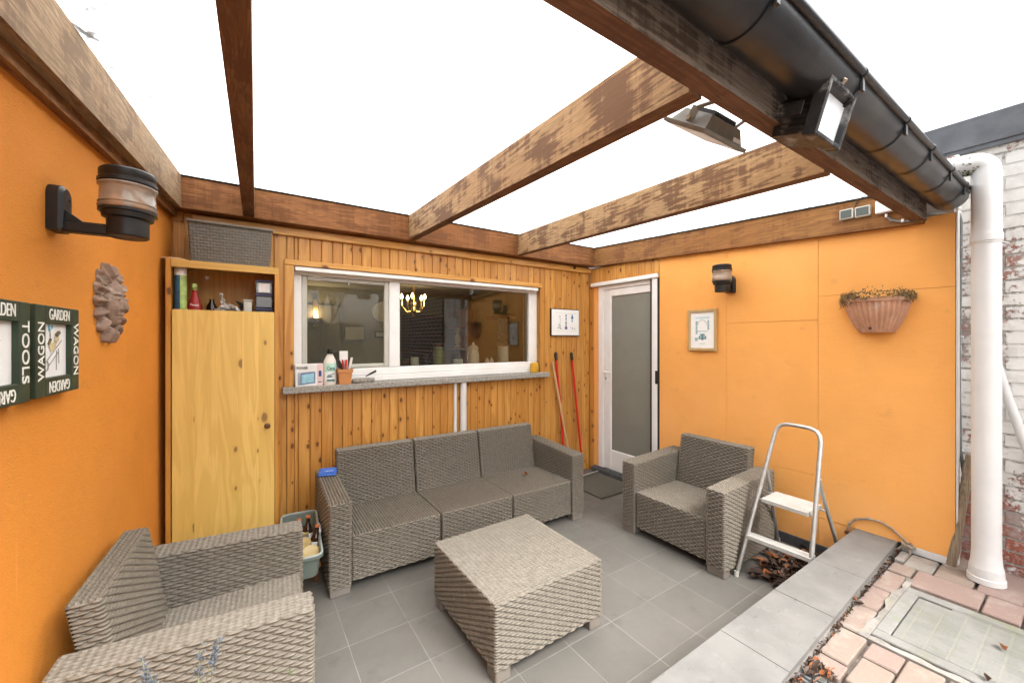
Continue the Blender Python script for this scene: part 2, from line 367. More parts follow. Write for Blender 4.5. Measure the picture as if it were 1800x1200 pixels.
def tilemat(name):
    n = NT(name); o = n.obj(); s = sep(n, o); P = .3031
    fx = n.ma('DIVIDE', n.ma('SUBTRACT', s[0], .422), P); fy = n.ma('DIVIDE', n.ma('SUBTRACT', s[1], 1.482), P)
    def edge(f): a = n.ma('FRACT', f); return n.ma('MINIMUM', a, n.ma('SUBTRACT', 1., a))
    d = n.ma('MULTIPLY', n.ma('MINIMUM', edge(fx), edge(fy)), P)
    g = n.ramp(n.ma('ADD', d, n.ma('MULTIPLY', n.noise(o, 120, 2), .0006)), .0016, .0026, 1., 0.)
    cv = n.n('ShaderNodeCombineXYZ'); n.l(n.ma('FLOOR', fx), cv.inputs[0]); n.l(n.ma('FLOOR', fy), cv.inputs[1])
    wn = n.n('ShaderNodeTexWhiteNoise', noise_dimensions='2D'); n.l(cv.outputs[0], wn.inputs['Vector'])
    c = n.mix(wn.outputs['Value'], (.104, .097, .085), (.122, .114, .100))
    sp = n.noise(o, 240, 3, .8); c = n.mix(n.ramp(sp, .4, .75, 0, .45), c, (.20, .19, .175)); c = n.mix(n.ramp(n.noise(o, 170, 3), .58, .70, 0, .55), c, (.09, .087, .08))
    c = n.mix(n.ramp(n.noise(o, 2.3, 6, .65), .45, .75, 0, .5), c, (.155, .147, .132)); c = n.mix(n.ramp(n.noise(o, 7, 6, .7), .55, .75, 0, .5), c, (.060, .056, .050))
    c = n.mix(g, c, n.mix(n.ramp(n.noise(o, 5, 4), .35, .7), (.23, .222, .20), (.14, .133, .12)))
    return n.bsdf(c, n.ramp(n.noise(o, 6, 4), .3, .7, .42, .62), n.bump(n.ma('SUBTRACT', n.ma('MULTIPLY', sp, .25), n.ma('MULTIPLY', g, .7)), .3, .0025), .45)
def captile():
    n = NT('cap_tile'); o = n.obj()
    c = n.mix(n.ramp(n.noise(o, 3.5, 6, .65), .35, .7), (.192, .188, .178), (.140, .137, .13))
    c = n.mix(n.ramp(n.noise(o, 320, 2, .8), .45, .75, 0, .3), c, (.215, .21, .198))
    c = n.mix(n.ramp(n.noise(n.map(o, (14, 40, 1)), 1., 4, .6), .62, .72, 0, .5), c, (.09, .085, .078))
    c = n.mix(n.ramp(n.noise(o, 9, 5, .7), .56, .72, 0, .5), c, (.25, .245, .232))
    return n.bsdf(c, .6, n.bump(n.noise(o, 260, 3), .2, .002), .35)
def wickermat():
    n = NT('woven_resin'); o = n.obj()
    c = n.mix(n.ramp(n.noise(o, 38, 3), .3, .7), (.137, .118, .090), (.180, .157, .124))
    c = n.mix(n.ramp(n.noise(o, 2.2, 4), .4, .7, 0, .4), c, (.145, .123, .093))
    c = n.mix(n.ramp(n.noise(o, 400, 2), .5, .8, 0, .2), c, (.25, .23, .20))
    return n.bsdf(c, .52, n.bump(n.noise(n.map(o, (60, 60, 300)), 3., 3), .12, .001), .4)
def pavermat():
    n = NT('paver'); o = n.obj(); rv = n.attr('rnd')
    c = n.mix(rv, (.255, .188, .16), (.265, .215, .172))
    c = n.mix(n.ramp(n.ma('FRACT', n.ma('MULTIPLY', rv, 7.7)), .4, .6, 0, .45), c, (.28, .188, .168))
    c = n.mix(n.ramp(n.noise(o, 130, 3, .7), .5, .72, 0, .5), c, (.33, .265, .22)); c = n.mix(n.ramp(n.noise(o, 75, 4, .7), .55, .75, 0, .5), c, (.22, .135, .10))
    c = n.mix(n.ramp(n.noise(o, 6, 6, .7), .5, .7, 0, .5), c, (.40, .35, .30)); c = n.mix(n.ramp(n.noise(o, 4.1, 6, .7), .60, .74, 0, .45), c, (.20, .21, .09))
    return n.bsdf(c, .85, n.bump(n.noise(o, 150, 4, .7), .5, .004), .2)
def concretemat(name, a, b, moss=.5, grid=False, rough=.85):
    n = NT(name); o = n.obj()
    c = n.mix(n.ramp(n.noise(o, 7, 6, .65), .35, .7), a, b); c = n.mix(n.ramp(n.noise(o, 160, 3, .7), .5, .75, 0, .35), c, tuple(x*.6 for x in b))
    if moss: c = n.mix(n.ramp(n.noise(o, 5.5, 7, .72), .50, .72, 0, moss), c, (.185, .20, .085))
    h = n.noise(o, 180, 4, .7)
    if grid:
        s = sep(n, o)
        def ln(k): f = n.ma('FRACT', n.ma('MULTIPLY', s[k], 15.)); return n.ramp(n.ma('MINIMUM', f, n.ma('SUBTRACT', 1., f)), .03, .09, 1., 0.)
        g = n.ma('MAXIMUM', ln(0), ln(1)); c = n.mix(n.ma('MULTIPLY', g, .3), c, (.27, .275, .20)); h = n.ma('SUBTRACT', h, n.ma('MULTIPLY', g, .35))
    return n.bsdf(c, rough, n.bump(h, .5, .004), .2)
def glassmat(name, tint=(.93, .95, .92), k=1., dirt=0., dirtc=(.3, .3, .26)):
    n = NT(name); fr = n.n('ShaderNodeFresnel'); fr.inputs[0].default_value = 1.5
    t = n.n('ShaderNodeBsdfTransparent'); t.inputs[0].default_value = tint+(1,); g = n.n('ShaderNodeBsdfGlossy'); g.inputs['Roughness'].default_value = .005
    m = n.n('ShaderNodeMixShader'); n.l(n.ma('MULTIPLY', fr.outputs[0], k), m.inputs[0]); n.l(t.outputs[0], m.inputs[1]); n.l(g.outputs[0], m.inputs[2]); last = m.outputs[0]
    if dirt:
        d = n.n('ShaderNodeBsdfDiffuse'); d.inputs[0].default_value = dirtc+(1,); m2 = n.n('ShaderNodeMixShader'); m2.inputs[0].default_value = dirt
        n.l(last, m2.inputs[1]); n.l(d.outputs[0], m2.inputs[2]); last = m2.outputs[0]
    n.l(last, n.out.inputs[0]); return n.mat
def panelmat():
    n = NT('milky_sheet'); o = n.obj()
    c = n.mix(n.ramp(n.noise(o, 1.4, 6, .65), .55, .8, 0, .5), (.93, .93, .92), (.86, .82, .68))
    t = n.n('ShaderNodeBsdfTranslucent'); n.l(c, t.inputs[0]); d = n.n('ShaderNodeBsdfDiffuse'); n.l(c, d.inputs[0]); m = n.n('ShaderNodeMixShader'); m.inputs[0].default_value = .12
    n.l(t.outputs[0], m.inputs[1]); n.l(d.outputs[0], m.inputs[2]); n.l(m.outputs[0], n.out.inputs[0]); return n.mat
def emit(name, col, st):
    n = NT(name); e = n.n('ShaderNodeEmission'); e.inputs[0].default_value = col+(1,); e.inputs[1].default_value = st; n.l(e.outputs[0], n.out.inputs[0]); return n.mat
M = dict(
 stucco=stucco('orange_stucco', (.74, .275, .040), 190., .7, .1, spots=.25), panel=stucco('orange_panel', (.88, .412, .112), 300., .28, .07, brush=True),
 brick=brickmat('painted_brick'), dbrick=darkbrick('dark_brick'), palesky=plain('print_sky', (.50, .66, .72), .7, .1, 25), paleteal=plain('print_teal', (.30, .43, .44), .7, .3, 60), midteal=plain('print_shadow', (.12, .22, .24), .7, .4, 60), tile=tilemat('floor_tile'), cap=captile(), wicker=wickermat(), paver=pavermat(),
 clad=wood('varnished_pine', (.66, .345, .086), (.40, .160, .028), 2, .42, (.10, .03, .008), .42, tone=.6, ksc=13.), cladx=wood('varnished_pine_rail', (.70, .38, .10), (.46, .20, .036), 0, .2, (.10,.03,.008), .42, tone=.3),
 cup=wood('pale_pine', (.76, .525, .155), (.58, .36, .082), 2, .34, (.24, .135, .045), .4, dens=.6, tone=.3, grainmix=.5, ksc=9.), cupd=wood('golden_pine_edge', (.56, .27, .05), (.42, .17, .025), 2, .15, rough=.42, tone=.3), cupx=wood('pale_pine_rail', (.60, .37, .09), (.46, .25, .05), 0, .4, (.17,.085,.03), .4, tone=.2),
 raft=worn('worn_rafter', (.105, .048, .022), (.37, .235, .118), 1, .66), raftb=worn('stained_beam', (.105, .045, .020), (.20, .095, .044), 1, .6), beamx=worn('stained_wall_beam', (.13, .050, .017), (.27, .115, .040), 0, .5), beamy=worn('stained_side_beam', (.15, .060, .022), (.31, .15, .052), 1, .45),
 beaml=worn('bleached_side_beam', (.17, .105, .058), (.36, .245, .14), 1, .52), frontb=worn('front_beam_timber', (.10, .045, .024), (.185, .092, .052), 0, .5), frontw=worn('weathered_timber', (.085, .055, .038), (.30, .25, .205), 0, .42), handle=wood('broom_wood', (.55, .34, .17), (.42, .23, .1), 2, 0, rough=.5), stick=worn('grey_stake', (.16, .12, .08), (.33, .26, .18), 2, .5),
 sheet=panelmat(), mortar=concretemat('mortar', (.34, .32, .29), (.20, .185, .165), .45), conc=concretemat('concrete', (.27, .268, .25), (.21, .205, .19), .5), lid=concretemat('mossy_lid', (.245, .242, .225), (.19, .19, .172), .2, True), pale=concretemat('pale_paver', (.34, .31, .28), (.25, .225, .20), .15), cstone=plain('bluestone', (.30, .285, .25), .75, .3, 60, .3, dirt=((.13, .12, .105), .6)),
 step=plain('dark_stone', (.085, .088, .092), .6, .2, 20, .2), plinth=plain('dark_tile', (.07, .072, .075), .45, .15, 20), white=plain('white_plastic', (.80, .79, .77), .35, .03, 8, dirt=((.62, .60, .55), .25)), shade=plain('greyed_plastic', (.50, .49, .43), .4, .05, 10), pvc=plain('white_pipe', (.66, .655, .64), .4, .04, 5, dirt=((.47, .455, .41), .5)),
 zinc=plain('dark_gutter', (.016, .017, .019), .34, .3, 9, .05, spec=.6, dirt=((.085, .08, .065), .45)), black=plain('black_plastic', (.012, .012, .012), .42, .15, 30), blackm=plain('chipped_black_metal', (.02, .02, .021), .5, .2, 45, .2, dirt=((.36, .35, .34), .9)), greym=plain('taupe_metal', (.17, .155, .125), .45, .1, 20), alu=plain('dull_aluminium', (.50, .50, .48), .42, .08, 25, .05, metal=.75, dirt=((.40, .39, .36), .5)), alus=plain('worn_tread', (.44, .43, .40), .5, .06, 20, .1, dirt=((.35, .32, .28), .35)), chrome=plain('chrome', (.7, .7, .7), .2, .03, 10, metal=1.),
 foot=plain('taupe_resin', (.19, .165, .14), .55, .06, 20), red=plain('red_handle', (.55, .02, .012), .35, .08, 15), blue=plain('blue_cloth', (.045, .13, .46), .7, .1, 60, .15), mat=plain('coir_mat', (.095, .088, .068), .95, .3, 160, .9), rod=plain('grey_rod', (.45, .45, .44), .4, .1, 20, metal=.6), rubber=plain('dark_rubber', (.02, .02, .02), .7, .2, 20),
 green=plain('dark_green_paint', (.022, .036, .018), .55, .2, 12, .12, dirt=((.06, .07, .04), .4)), cream=plain('cream_lettering', (.80, .78, .70), .6, .04, 30), paper=plain('white_paper', (.80, .80, .78), .7, .02, 20), tan=plain('tan_ink', (.60, .50, .30), .7, .1, 30), ink=plain('grey_ink', (.28, .28, .26), .7, .1, 30), inkd=plain('dark_ink', (.035, .035, .03), .7, .1, 30), blueink=plain('blue_ink', (.05, .22, .40), .7, .2, 60), navy=plain('navy_ink', (.05, .07, .20), .7, .2, 60), skyink=plain('pale_blue_ink', (.30, .55, .66), .7, .15, 25), teal=plain('teal_ink', (.08, .20, .20), .7, .3, 50), oak=wood('light_oak_frame', (.52, .36, .17), (.42, .27, .11), 2, 0, rough=.45), darkfr=plain('dark_frame', (.025, .015, .012), .4, .1, 30),
 basket=plain('grey_basket', (.12, .107, .085), .6, .08, 30, .1), bin=plain('grey_green_bin', (.13, .155, .13), .45, .06, 10), bind=plain('bin_rim', (.30, .33, .30), .4, .05, 10), brownglass=plain('brown_glass', (.03, .012, .006), .15, .1, 10, spec=.6), gold=plain('gold_lid', (.38, .29, .13), .35, .08, 20), orangecap=plain('orange_cap', (.45, .13, .04), .4, .1, 20),
 terra=plain('terracotta', (.48, .26, .16), .8, .12, 22, .2, dirt=((.66, .56, .49), .9)), terrac=plain('clean_terracotta', (.55, .24, .085), .7, .06, 25, .1), sun=plain('dusty_terracotta', (.27, .18, .13), .9, .2, 50, .5, dirt=((.56, .49, .42), .85)), dry=plain('dry_plant', (.20, .14, .065), .8, .4, 40), drygreen=plain('faded_green_plant', (.15, .12, .055), .8, .3, 40), leafb=plain('brown_leaf', (.060, .034, .022), .6, .35, 14, .2), leafo=plain('orange_leaf', (.24, .085, .03), .6, .35, 14, .2), moss=plain('moss', (.085, .12, .03), .95, .4, 60, .5),
 lens=plain('lamp_glass_dusty', (.62, .52, .42), .25, .1, 20), clear=glassmat('lamp_glass', (.90, .86, .80), 1.6, .42, (.56, .46, .37)), fglass=plain('flood_glass', (.70, .73, .75), .2, .12, 8, spec=.6), pane=glassmat('window_glass', (.80, .82, .76), 3.0), pane2=glassmat('screened_glass', (.74, .74, .64), 1.3, .30, (.20, .19, .14)), frost=plain('screened_door_glass', (.22, .225, .195), .35, .05, 3, spec=.45), jarclear=glassmat('clear_plastic', (.8, .8, .82), 2., .2, (.35, .35, .36)),
 bottle=plain('cream_bottle', (.74, .70, .62), .4, .03, 10), mint=plain('mint_label', (.45, .68, .55), .5, .05, 20), pink=plain('pink_card', (.70, .52, .50), .6, .05, 10), steel=plain('blue_grey_print', (.30, .35, .42), .5, .25, 12), pbox=plain('white_card', (.76, .75, .72), .6, .03, 10), redb=plain('red_bottle', (.30, .012, .012), .3, .1, 10), canblue=plain('dark_blue_label', (.03, .10, .18), .4, .3, 25), cangreen=plain('green_label', (.34, .47, .14), .4, .2, 30), yellow=plain('yellow_label', (.62, .44, .05), .5, .2, 30), sponge=plain('yellow_sponge', (.62, .34, .03), .95, .15, 90, .8), bag=plain('crumpled_film', (.55, .53, .50), .3, .2, 50, .3), nuts=plain('nuts', (.33, .19, .08), .8, .5, 60, .5), lilac=plain('lilac_lid', (.07, .065, .15), .4, .1, 20), toolgrip=plain('grey_grip', (.50, .49, .44), .6, .08, 30),
 lavs=plain('lavender_stem', (.20, .21, .135), .7, .2, 40), lavf=plain('lavender_flower', (.085, .10, .118), .8, .35, 70), lavg=plain('lavender_leaf', (.12, .20, .07), .7, .3, 40), soil=plain('soil', (.05, .035, .025), .95, .3, 60, .6), bark=plain('bark', (.10, .085, .07), .9, .3, 30, .5),
 roomw=stucco('room_wall', (.22, .19, .10), 120, .15, .05), roomd=plain('room_dark_door', (.10, .085, .06), .5, .1, 6), cab=wood('dark_cabinet', (.05, .026, .016), (.025, .012, .008), 0, 0, rough=.5), ceil=plain('room_ceiling', (.42, .40, .33), .8, .03, 5), roomf=plain('room_floor', (.16, .12, .08), .6, .1, 5), shelfw=wood('honey_shelf', (.40, .17, .04), (.25, .09, .02), 2, 0, rough=.4), fig=plain('yellow_figure', (.70, .42, .03), .4, .1, 20), cream2=plain('cream_ceramic', (.66, .60, .46), .35, .05, 20), olive=plain('olive_ceramic', (.30, .29, .13), .4, .1, 20), cloth=plain('grey_blue_cloth', (.25, .28, .27), .9, .2, 20), brown=plain('brown_wood', (.12, .05, .02), .5, .2, 10), brass=plain('brass', (.62, .40, .12), .3, .1, 20, metal=.9), curtain=plain('pale_curtain', (.45, .45, .34), .9, .1, 10),
 bulb=emit('bulb_glow', (1., .72, .38), 7.), coping=plain('coping_metal', (.13, .14, .155), .5, .15, 12, .05, dirt=((.22, .22, .22), .4)), conduit=plain('grey_conduit', (.17, .18, .18), .5, .12, 20), cable=plain('old_cable', (.30, .25, .19), .6, .25, 30), sensor=plain('dark_switch', (.06, .075, .07), .4, .1, 20))
# ---------------------------------------------------------------- constants of the place
W, YB = 3.36, 3.38
LA = math.atan(.063)
LM = Matrix.Translation((-.407, YB, 0)) @ Matrix.Rotation(-LA, 4, 'Z')      # left wall frame: +x into the room, +y towards the back, wall plane x = 0
roofz = lambda y: 2.36-.055*(3.3-y)                                          # underside of the rafters
topz = lambda y: 2.566-.055*(3.3-y)
# ground
mb = MB(); mb.quad((-.8, .90, 0), (W+.03, .90, 0), (W+.03, YB+.02, 0), (-.8, YB+.02, 0)); struct('floor', mb, M['tile'])
mb = MB(); mb.quad((-9, -10, .195), (9, -10, .195), (9, .70, .195), (-9, .70, .195)); struct('ground', mb, M['mortar'])
mb = MB()
def pav(x0, x1, y0, y1, dz=0.):
    mb.rnd = random.random(); z = .225+random.uniform(-.0025, .0025)+dz
    j = lambda: random.uniform(-.0022, .0022)
    mb.box(x0+.003+j(), x1-.003+j(), y0+.003+j(), y1-.003+j(), .17, z, .005)
for a in [(2.748, 3.0, .598, .694), (2.503, 2.742, .608, .693), (2.245, 2.497, .60, .686), (1.985, 2.238, .57, .672), (1.88, 1.982, .566, .672),
          (2.10, 2.232, .452, .563), (1.90, 2.094, .452, .56), (2.0, 2.228, .338, .448), (1.80, 1.995, .338, .446), (2.10, 2.228, .22, .333), (1.85, 2.095, .22, .333), (2.0, 2.228, .105, .215), (1.75, 1.995, .105, .215), (2.1, 2.228, -.01, .10), (1.85, 2.095, -.01, .10),
          (3.005, 3.135, .594, .692), (2.915, 3.135, .34, .59), (2.915, 3.13, .215, .336), (2.915, 3.13, .0, .21), (3.14, 3.33, .385, .532), (3.336, 3.53, .385, .532), (3.14, 3.53, .225, .38), (3.136, 3.33, .0, .22), (3.335, 3.53, .0, .22)]: pav(*a)
y = -.015
while y > -3.2:
    x = 3.53-random.uniform(0, .1)
    while x > -1.6: pav(x-.21, x, y-.105, y); x -= .214
    y -= .109
for yy in (.0, .11, .22, .33, .44):
    x = 1.74 if yy < .4 else 1.88
    while x > -1.6: pav(x-.21, x, yy, yy+.105); x -= .214
struct('paving', mb, M['paver'])
mb = MB()                                                                    # two pale patched blocks beside the wall
for a in [(3.145, 3.34, .537, .652), (3.19, 3.345, .656, .70)]: mb.box(*a, .17, .226, .006)
struct('pale_paving', mb, M['pale'])
mb = MB()                                                                    # rough mortar haunching
def jag(a, b, n, f): return [(a+(b-a)*i/n, f(i/n)) for i in range(n+1)]
ed = jag(2.235, 2.985, 60, lambda u: .602+.008*math.sin(u*13)+.004*math.sin(u*37+1)+random.uniform(-.0025, .0025))
mb.prism(ed+[(2.985, .5745), (2.235, .5745)], .18, .2285)
ed = jag(.574, .0, 50, lambda u: 2.268+.006*math.sin(u*31)+random.uniform(-.0015, .0015))
mb.prism([(q, p) for p, q in ed]+[(2.236, .0), (2.236, .574)], .18, .2275)
struct('mortar_bed', mb, M['mortar'])
# manhole
t = thing('manhole_cover', 'mossy concrete inspection cover in a pale frame set into the pink paving', 'manhole cover', (2.58, .29, .18))
mb = MB(); mb.box(2.282, 2.338, .0, .575, .18, .231, .004); mb.box(2.815, 2.872, .0, .575, .18, .231, .004); mb.box(2.338, 2.815, .526, .575, .18, .231, .004); mb.box(2.338, 2.815, .0, .04, .18, .231, .004)
part('frame', mb, M['conc'], t)
mb = MB(); mb.box(2.342, 2.796, .043, .522, .18, .229, .004); mb.box(2.796, 2.811, .043, .41, .18, .229, .002); part('lid', mb, M['lid'], t)
mb = MB(); mb.box(2.797, 2.813, .41, .523, .18, .205); part('lifting_slot', mb, M['rubber'], t)
# drain grating along the low wall
mb = MB()
for i in range(26): mb.box(1.20+i*.0245, 1.214+i*.0245, .585, .662, .195, .222, .002)
mb.box(1.195, 1.842, .578, .586, .195, .223, .002); mb.box(1.195, 1.842, .661, .668, .195, .223, .002)
solo('drain_grating', mb, M['conduit'], 'grey slotted drain grating beside the low wall, littered with leaves', 'drain grating')
# low wall with tiled top
t = thing('low_wall', 'low wall capped with pale grey tiles between the patio and the paving', 'low wall', (1.3, .8, 0))
fy = lambda x: .66+.0335*(x-1.6)
mb = MB(); xs = [-.65+i*.1 for i in range(40)]; xs = [x for x in xs if x < 3.35]+[3.352]
poly = [(x, fy(x)+.006+random.uniform(-.006, .006)) for x in xs]+[(3.352, .915), (-.65, .915)]
mb.prism(poly, 0, .25); part('body', mb, M['pale'], t)
mb = MB(); jo = [-.65, .1, .6, 1.2, 1.70, 2.20, 2.69, 3.358]
for a, b in zip(jo[:-1], jo[1:]):
    mb.rnd = random.random(); z = .268+random.uniform(-.0008, .0008); a += .0014; b -= .0014
    mb.prism([(a, fy(a)), (b, fy(b)), (b, .925), (a, .925)], .2485, z)
part('cap', mb, M['cap'], t)
# ---------------------------------------------------------------- left stucco wall
t = thing('stucco_wall', 'rough orange rendered side wall carrying the garden signs and sun face', 'wall', mat=LM)
mb = MB(); mb.box(-.25, 0, -3.1, .12, 0, 2.36); part('render', mb, M['stucco'], t, False)
WLEFT = t
# ---------------------------------------------------------------- right wall with panels
t = thing('panel_wall', 'bright orange boarded wall with hairline joints, right of the patio door', 'wall', (3.38, 1.5, 0))
mb = MB(); g = .0009
yk = [.478, 1.132, 1.777, 2.432]; zk = [[.265, 1.822], [.0, .55, 1.655], [.0]]
for i in range(3):
    zs = zk[i]
    for k, z0 in enumerate(zs):
        last = k == len(zs)-1; gy = g if not i == 2 else g*.5
        z1 = zs[k+1]-g if not last else roofz((yk[i]+yk[i+1])/2)+.02
        dx = random.uniform(-.0012, .0012)
        mb.box(W+dx, W+.05, yk[i]+gy, yk[i+1]-gy, z0+g*(k > 0), z1, .0015)
mb.box(W+.001, W+.05, .93, 1.130, 0, .262)
mb.box(W+.004, W+.05, 3.245, 3.312, 0.0, 2.2)                                # narrow painted strip beside the door
part('panel', mb, M['panel'], t)
mb = MB(); mb.box(W+.002, W+.052, .468, .4765, .23, 2.25, .002); part('edge_strip', mb, M['pvc'], t)
mb = MB(); mb.box(W-.004, W+.05, .48, .70, .222, .2635, .002); part('base_strip', mb, M['pvc'], t)
mb = MB(); mb.box(W-.012, W-.0005, .93, 2.43, 0, .075, .002); part('plinth', mb, M['plinth'], t)
mb = MB(); mb.box(W+.055, 3.545, .49, 3.6, 0, 2.36); part('core', mb, M['mortar'], t)
mb = MB()                                                                    # short boards over the door
y = 2.436
while y < 3.37:
    mb.rnd = random.random(); w = .078+random.uniform(0, .012); y1 = min(y+w, 3.374); mb.box(W-.004, W+.01, y+.0012, y1-.0012, 2.168, 2.335, .003); y = y1
mb.rnd = .3; mb.box(W-.012, W-.0045, 2.436, 3.374, 2.166, 2.178, .002)
part('lintel_boards', mb, M['clad'], t)
mb = MB(); mb.rnd = .62; mb.box(W-.008, W+.02, 3.314, 3.374, 0, 2.165, .003); part('corner_post', mb, M['clad'], t)
mb = MB(); mb.box(3.318, 3.42, 2.435, 3.312, 0, .055, .004); mb.box(3.345, 3.42, 2.437, 3.310, .0552, .068, .003)
solo('door_step', mb, M['step'], 'dark stone threshold step under the white patio door', 'door step')
# door
t = thing('patio_door', 'white framed glazed door with a greyish screened pane, in the corner', 'door', (3.37, 2.85, .068))
mb = MB(); mb.box(W, 3.43, 3.172, 3.243, .068, 2.12, .004); mb.box(W+.004, 3.43, 2.44, 3.172, 2.075, 2.12, .004); part('frame', mb, M['white'], t)
mb = MB(); mb.box(W-.035, W+.0, 2.436, 3.335, 2.122, 2.164, .005); part('screen_box', mb, M['white'], t)
lf = MB(); x0, x1 = W+.012, W+.05
lf.box(x0, x1, 3.062, 3.169, .07, 2.073, .006); lf.box(x0, x1, 2.535, 3.062, 1.995, 2.073, .006); lf.box(x0, x1, 2.535, 3.062, .07, .292, .006); lf.box(x0, x1, 2.47, 2.535, .07, 2.073, .006)
L = part('door_leaf', lf, M['white'], t)
mb = MB(); mb.box(x0+.012, x0+.02, 2.53, 3.066, .288, 2.0); part('pane', mb, M['frost'], L)
hd = MB(); p = onx(1066, 655, x0); hd.box(x0-.008, x0, p.y-.017, p.y+.017, p.z-.11, p.z+.08, .004)
hd.tube([(x0-.004, p.y, p.z+.012), (x0-.05, p.y, p.z+.012), (x0-.055, p.y-.012, p.z+.012), (x0-.053, p.y-.115, p.z+.008)], .0095, 10); part('handle', hd, M['white'], L)
mb = MB(); mb.box(x0-.0095, x0-.0078, p.y-.006, p.y+.006, p.z-.075, p.z-.05); part('keyhole', mb, M['rubber'], L)
mb = MB(); mb.box(W-.018, W+.008, 2.447, 2.508, .07, 2.118, .004); part('screen_rail', mb, M['white'], t)
mb = MB(); mb.box(W-.014, W+.008, 2.511, 2.527, .07, 2.118); mb.box(W-.01, W+.008, 2.4345, 2.4455, .07, 2.118); part('screen_seal', mb, M['rubber'], t)
p = onx(1154.5, 663, W-.02); mb = MB(); mb.box(W-.032, W-.018, p.y-.014, p.y+.014, p.z-.065, p.z+.065, .004); part('pull', mb, M['black'], t)
# ---------------------------------------------------------------- timber back wall
WX0, WX1, WZ0, WZ1 = .296, 2.625, 1.165, 2.072
t = thing('timber_wall', 'knotty varnished pine boarded wall around the wide window', 'wall', (1.4, YB, 0))
mb = MB(); x = -.42
while x < W-.004:
    w = random.choice((.072, .076, .080, .074)); x1 = min(x+w, W-.002); mb.rnd = random.random()
    def bd(a, b, z0, z1):
        if b-a > .004 and z1 > z0: mb.box(a+.0013, b-.0013, YB, YB+.018, z0, z1, .0042)
    segs = [(0, 2.36)]
    if x1 > WX0 and x < WX1:
        if x < WX0: bd(x, WX0, 0, 2.36); bd(WX0, x1, 0, WZ0-.05); bd(WX0, x1, WZ1, 2.36)
        elif x1 > WX1: bd(x, WX1, 0, WZ0-.05); bd(WX1, x1, 0, 2.36); bd(x, WX1, WZ1, 2.36)
        else: bd(x, x1, 0, WZ0-.05); bd(x, x1, WZ1, 2.36)
    else: bd(x, x1, 0, 2.36)
    x = x1
part('boards', mb, M['clad'], t)
mb = MB(); mb.box(-.42, W, YB+.0185, YB+.03, 0, 1.12); mb.box(-.42, W, YB+.0185, YB+.03, WZ1, 2.55); mb.box(-.42, WX0, YB+.0185, YB+.03, 1.12, WZ1); mb.box(WX1, W, YB+.0185, YB+.03, 1.12, WZ1); part('battens', mb, M['step'], t)
mb = MB(); mb.rnd = .2; mb.box(.228, 2.64, YB-.016, YB-.0005, WZ1-.002, WZ1+.042, .004); mb.rnd = .55; mb.box(-.30, W, YB-.03, YB-.0005, 2.285, 2.345, .005); part('top_trim', mb, M['cladx'], t)
mb = MB(); mb.rnd = .35; mb.box(.228, WX0-.002, YB-.016, YB-.0005, 1.165, WZ1-.003, .004); mb.rnd = .7; mb.box(WX1, WX1+.012, YB+.001, YB+.075, 1.165, WZ1, .001); mb.rnd = .5; mb.box(WX0-.012, WX0, YB+.031, YB+.075, 1.165, WZ1)
mb.rnd = .4; mb.box(-.40, -.34, YB-.012, YB-.0005, 0, 2.285, .003); part('side_trim', mb, M['clad'], t)
mb = MB(); mb.lathe([(0, 0), (.014, 0), (.014, .02), (.008, .02), (.008, .006), (0, .006)], seg=16)
q = ony(1009, 471, YB-.032); k = MB(); k.M = Matrix.Translation(q) @ Matrix.Rotation(PI/2, 4, 'X'); k.add([tuple(v) for v in mb.v], mb.f); part('bolt', k, M['black'], t)
# stone sill in two lengths
yf = 3.31; a = ony(496.5, 693, yf); b = ony(777.5, 676, yf); c = ony(966, 660, yf)
t = thing('window_sill', 'weathered grey stone sill in two lengths under the wide window', 'window sill', (1.45, 3.36, 1.11))
mb = MB()
for x0_, x1_ in ((a.x, b.x-.0015), (b.x+.0015, c.x)): mb.box(x0_, x1_, yf, YB+.10, 1.119, 1.166, .004)
part('stone', mb, M['cstone'], t)
SZ = 1.166
# window
yw = 3.445; Lf = ony(518, 560, yw).x; Rt = 2.70
ml, mr = ony(684, 560, yw).x, ony(703, 560, yw).x
zt = ony(702, 497, yw).z; zb = ony(704, 644, yw).z; zr = ony(930, 634, yw).x
t = thing('window', 'wide white framed window with a screened left pane and clear right pane', 'window', (1.45, yw, SZ))
z0, z1 = SZ+.002, WZ1+.03
mb = MB(); mb.box(WX0-.03, .352, yw, yw+.07, zb, zt, .006); mb.box(zr, Rt, yw, yw+.07, zb, zt, .006); mb.box(WX0-.03, Rt, yw, yw+.07, zt+.0005, z1, .006); mb.box(WX0-.03, Rt, yw, yw+.07, 1.218, zb-.0005, .006)
mb.box(ml, mr, yw-.003, yw+.07, zb, zt, .006)
part('frame', mb, M['white'], t)
mb = MB(); mb.box(WX0-.01, WX1, yw-.014, yw+.06, z0, 1.2165, .004); part('base_profile', mb, M['white'], t)
mb = MB(); mb.box(WX0+.004, WX1-.03, YB-.008, yw-.001, 2.035, 2.066, .004); part('screen_box', mb, M['white'], t)
sl, sr = .353, ml-.001; st_, sb_ = zt-.004, zb+.004; q0 = ony(540, 492, yw+.01); q1 = ony(675, 638, yw+.01)
sz0 = q1.z; sz1 = min(q0.z, st_-.03)
mb = MB(); mb.box(sl, q0.x, yw+.004, yw+.04, sb_, st_, .005); mb.box(q1.x, sr, yw+.004, yw+.04, sb_, st_, .005); mb.box(q0.x, q1.x, yw+.004, yw+.04, sz1, st_, .005); mb.box(q0.x, q1.x, yw+.004, yw+.04, sb_, sz0, .005)
S = part('sash', mb, M['shade'], t)
mb = MB(); mb.quad((q0.x-.005, yw+.022, sz0-.005), (q1.x+.005, yw+.022, sz0-.005), (q1.x+.005, yw+.022, sz1+.005), (q0.x-.005, yw+.022, sz1+.005)); part('screened_pane', mb, M['pane2'], S)
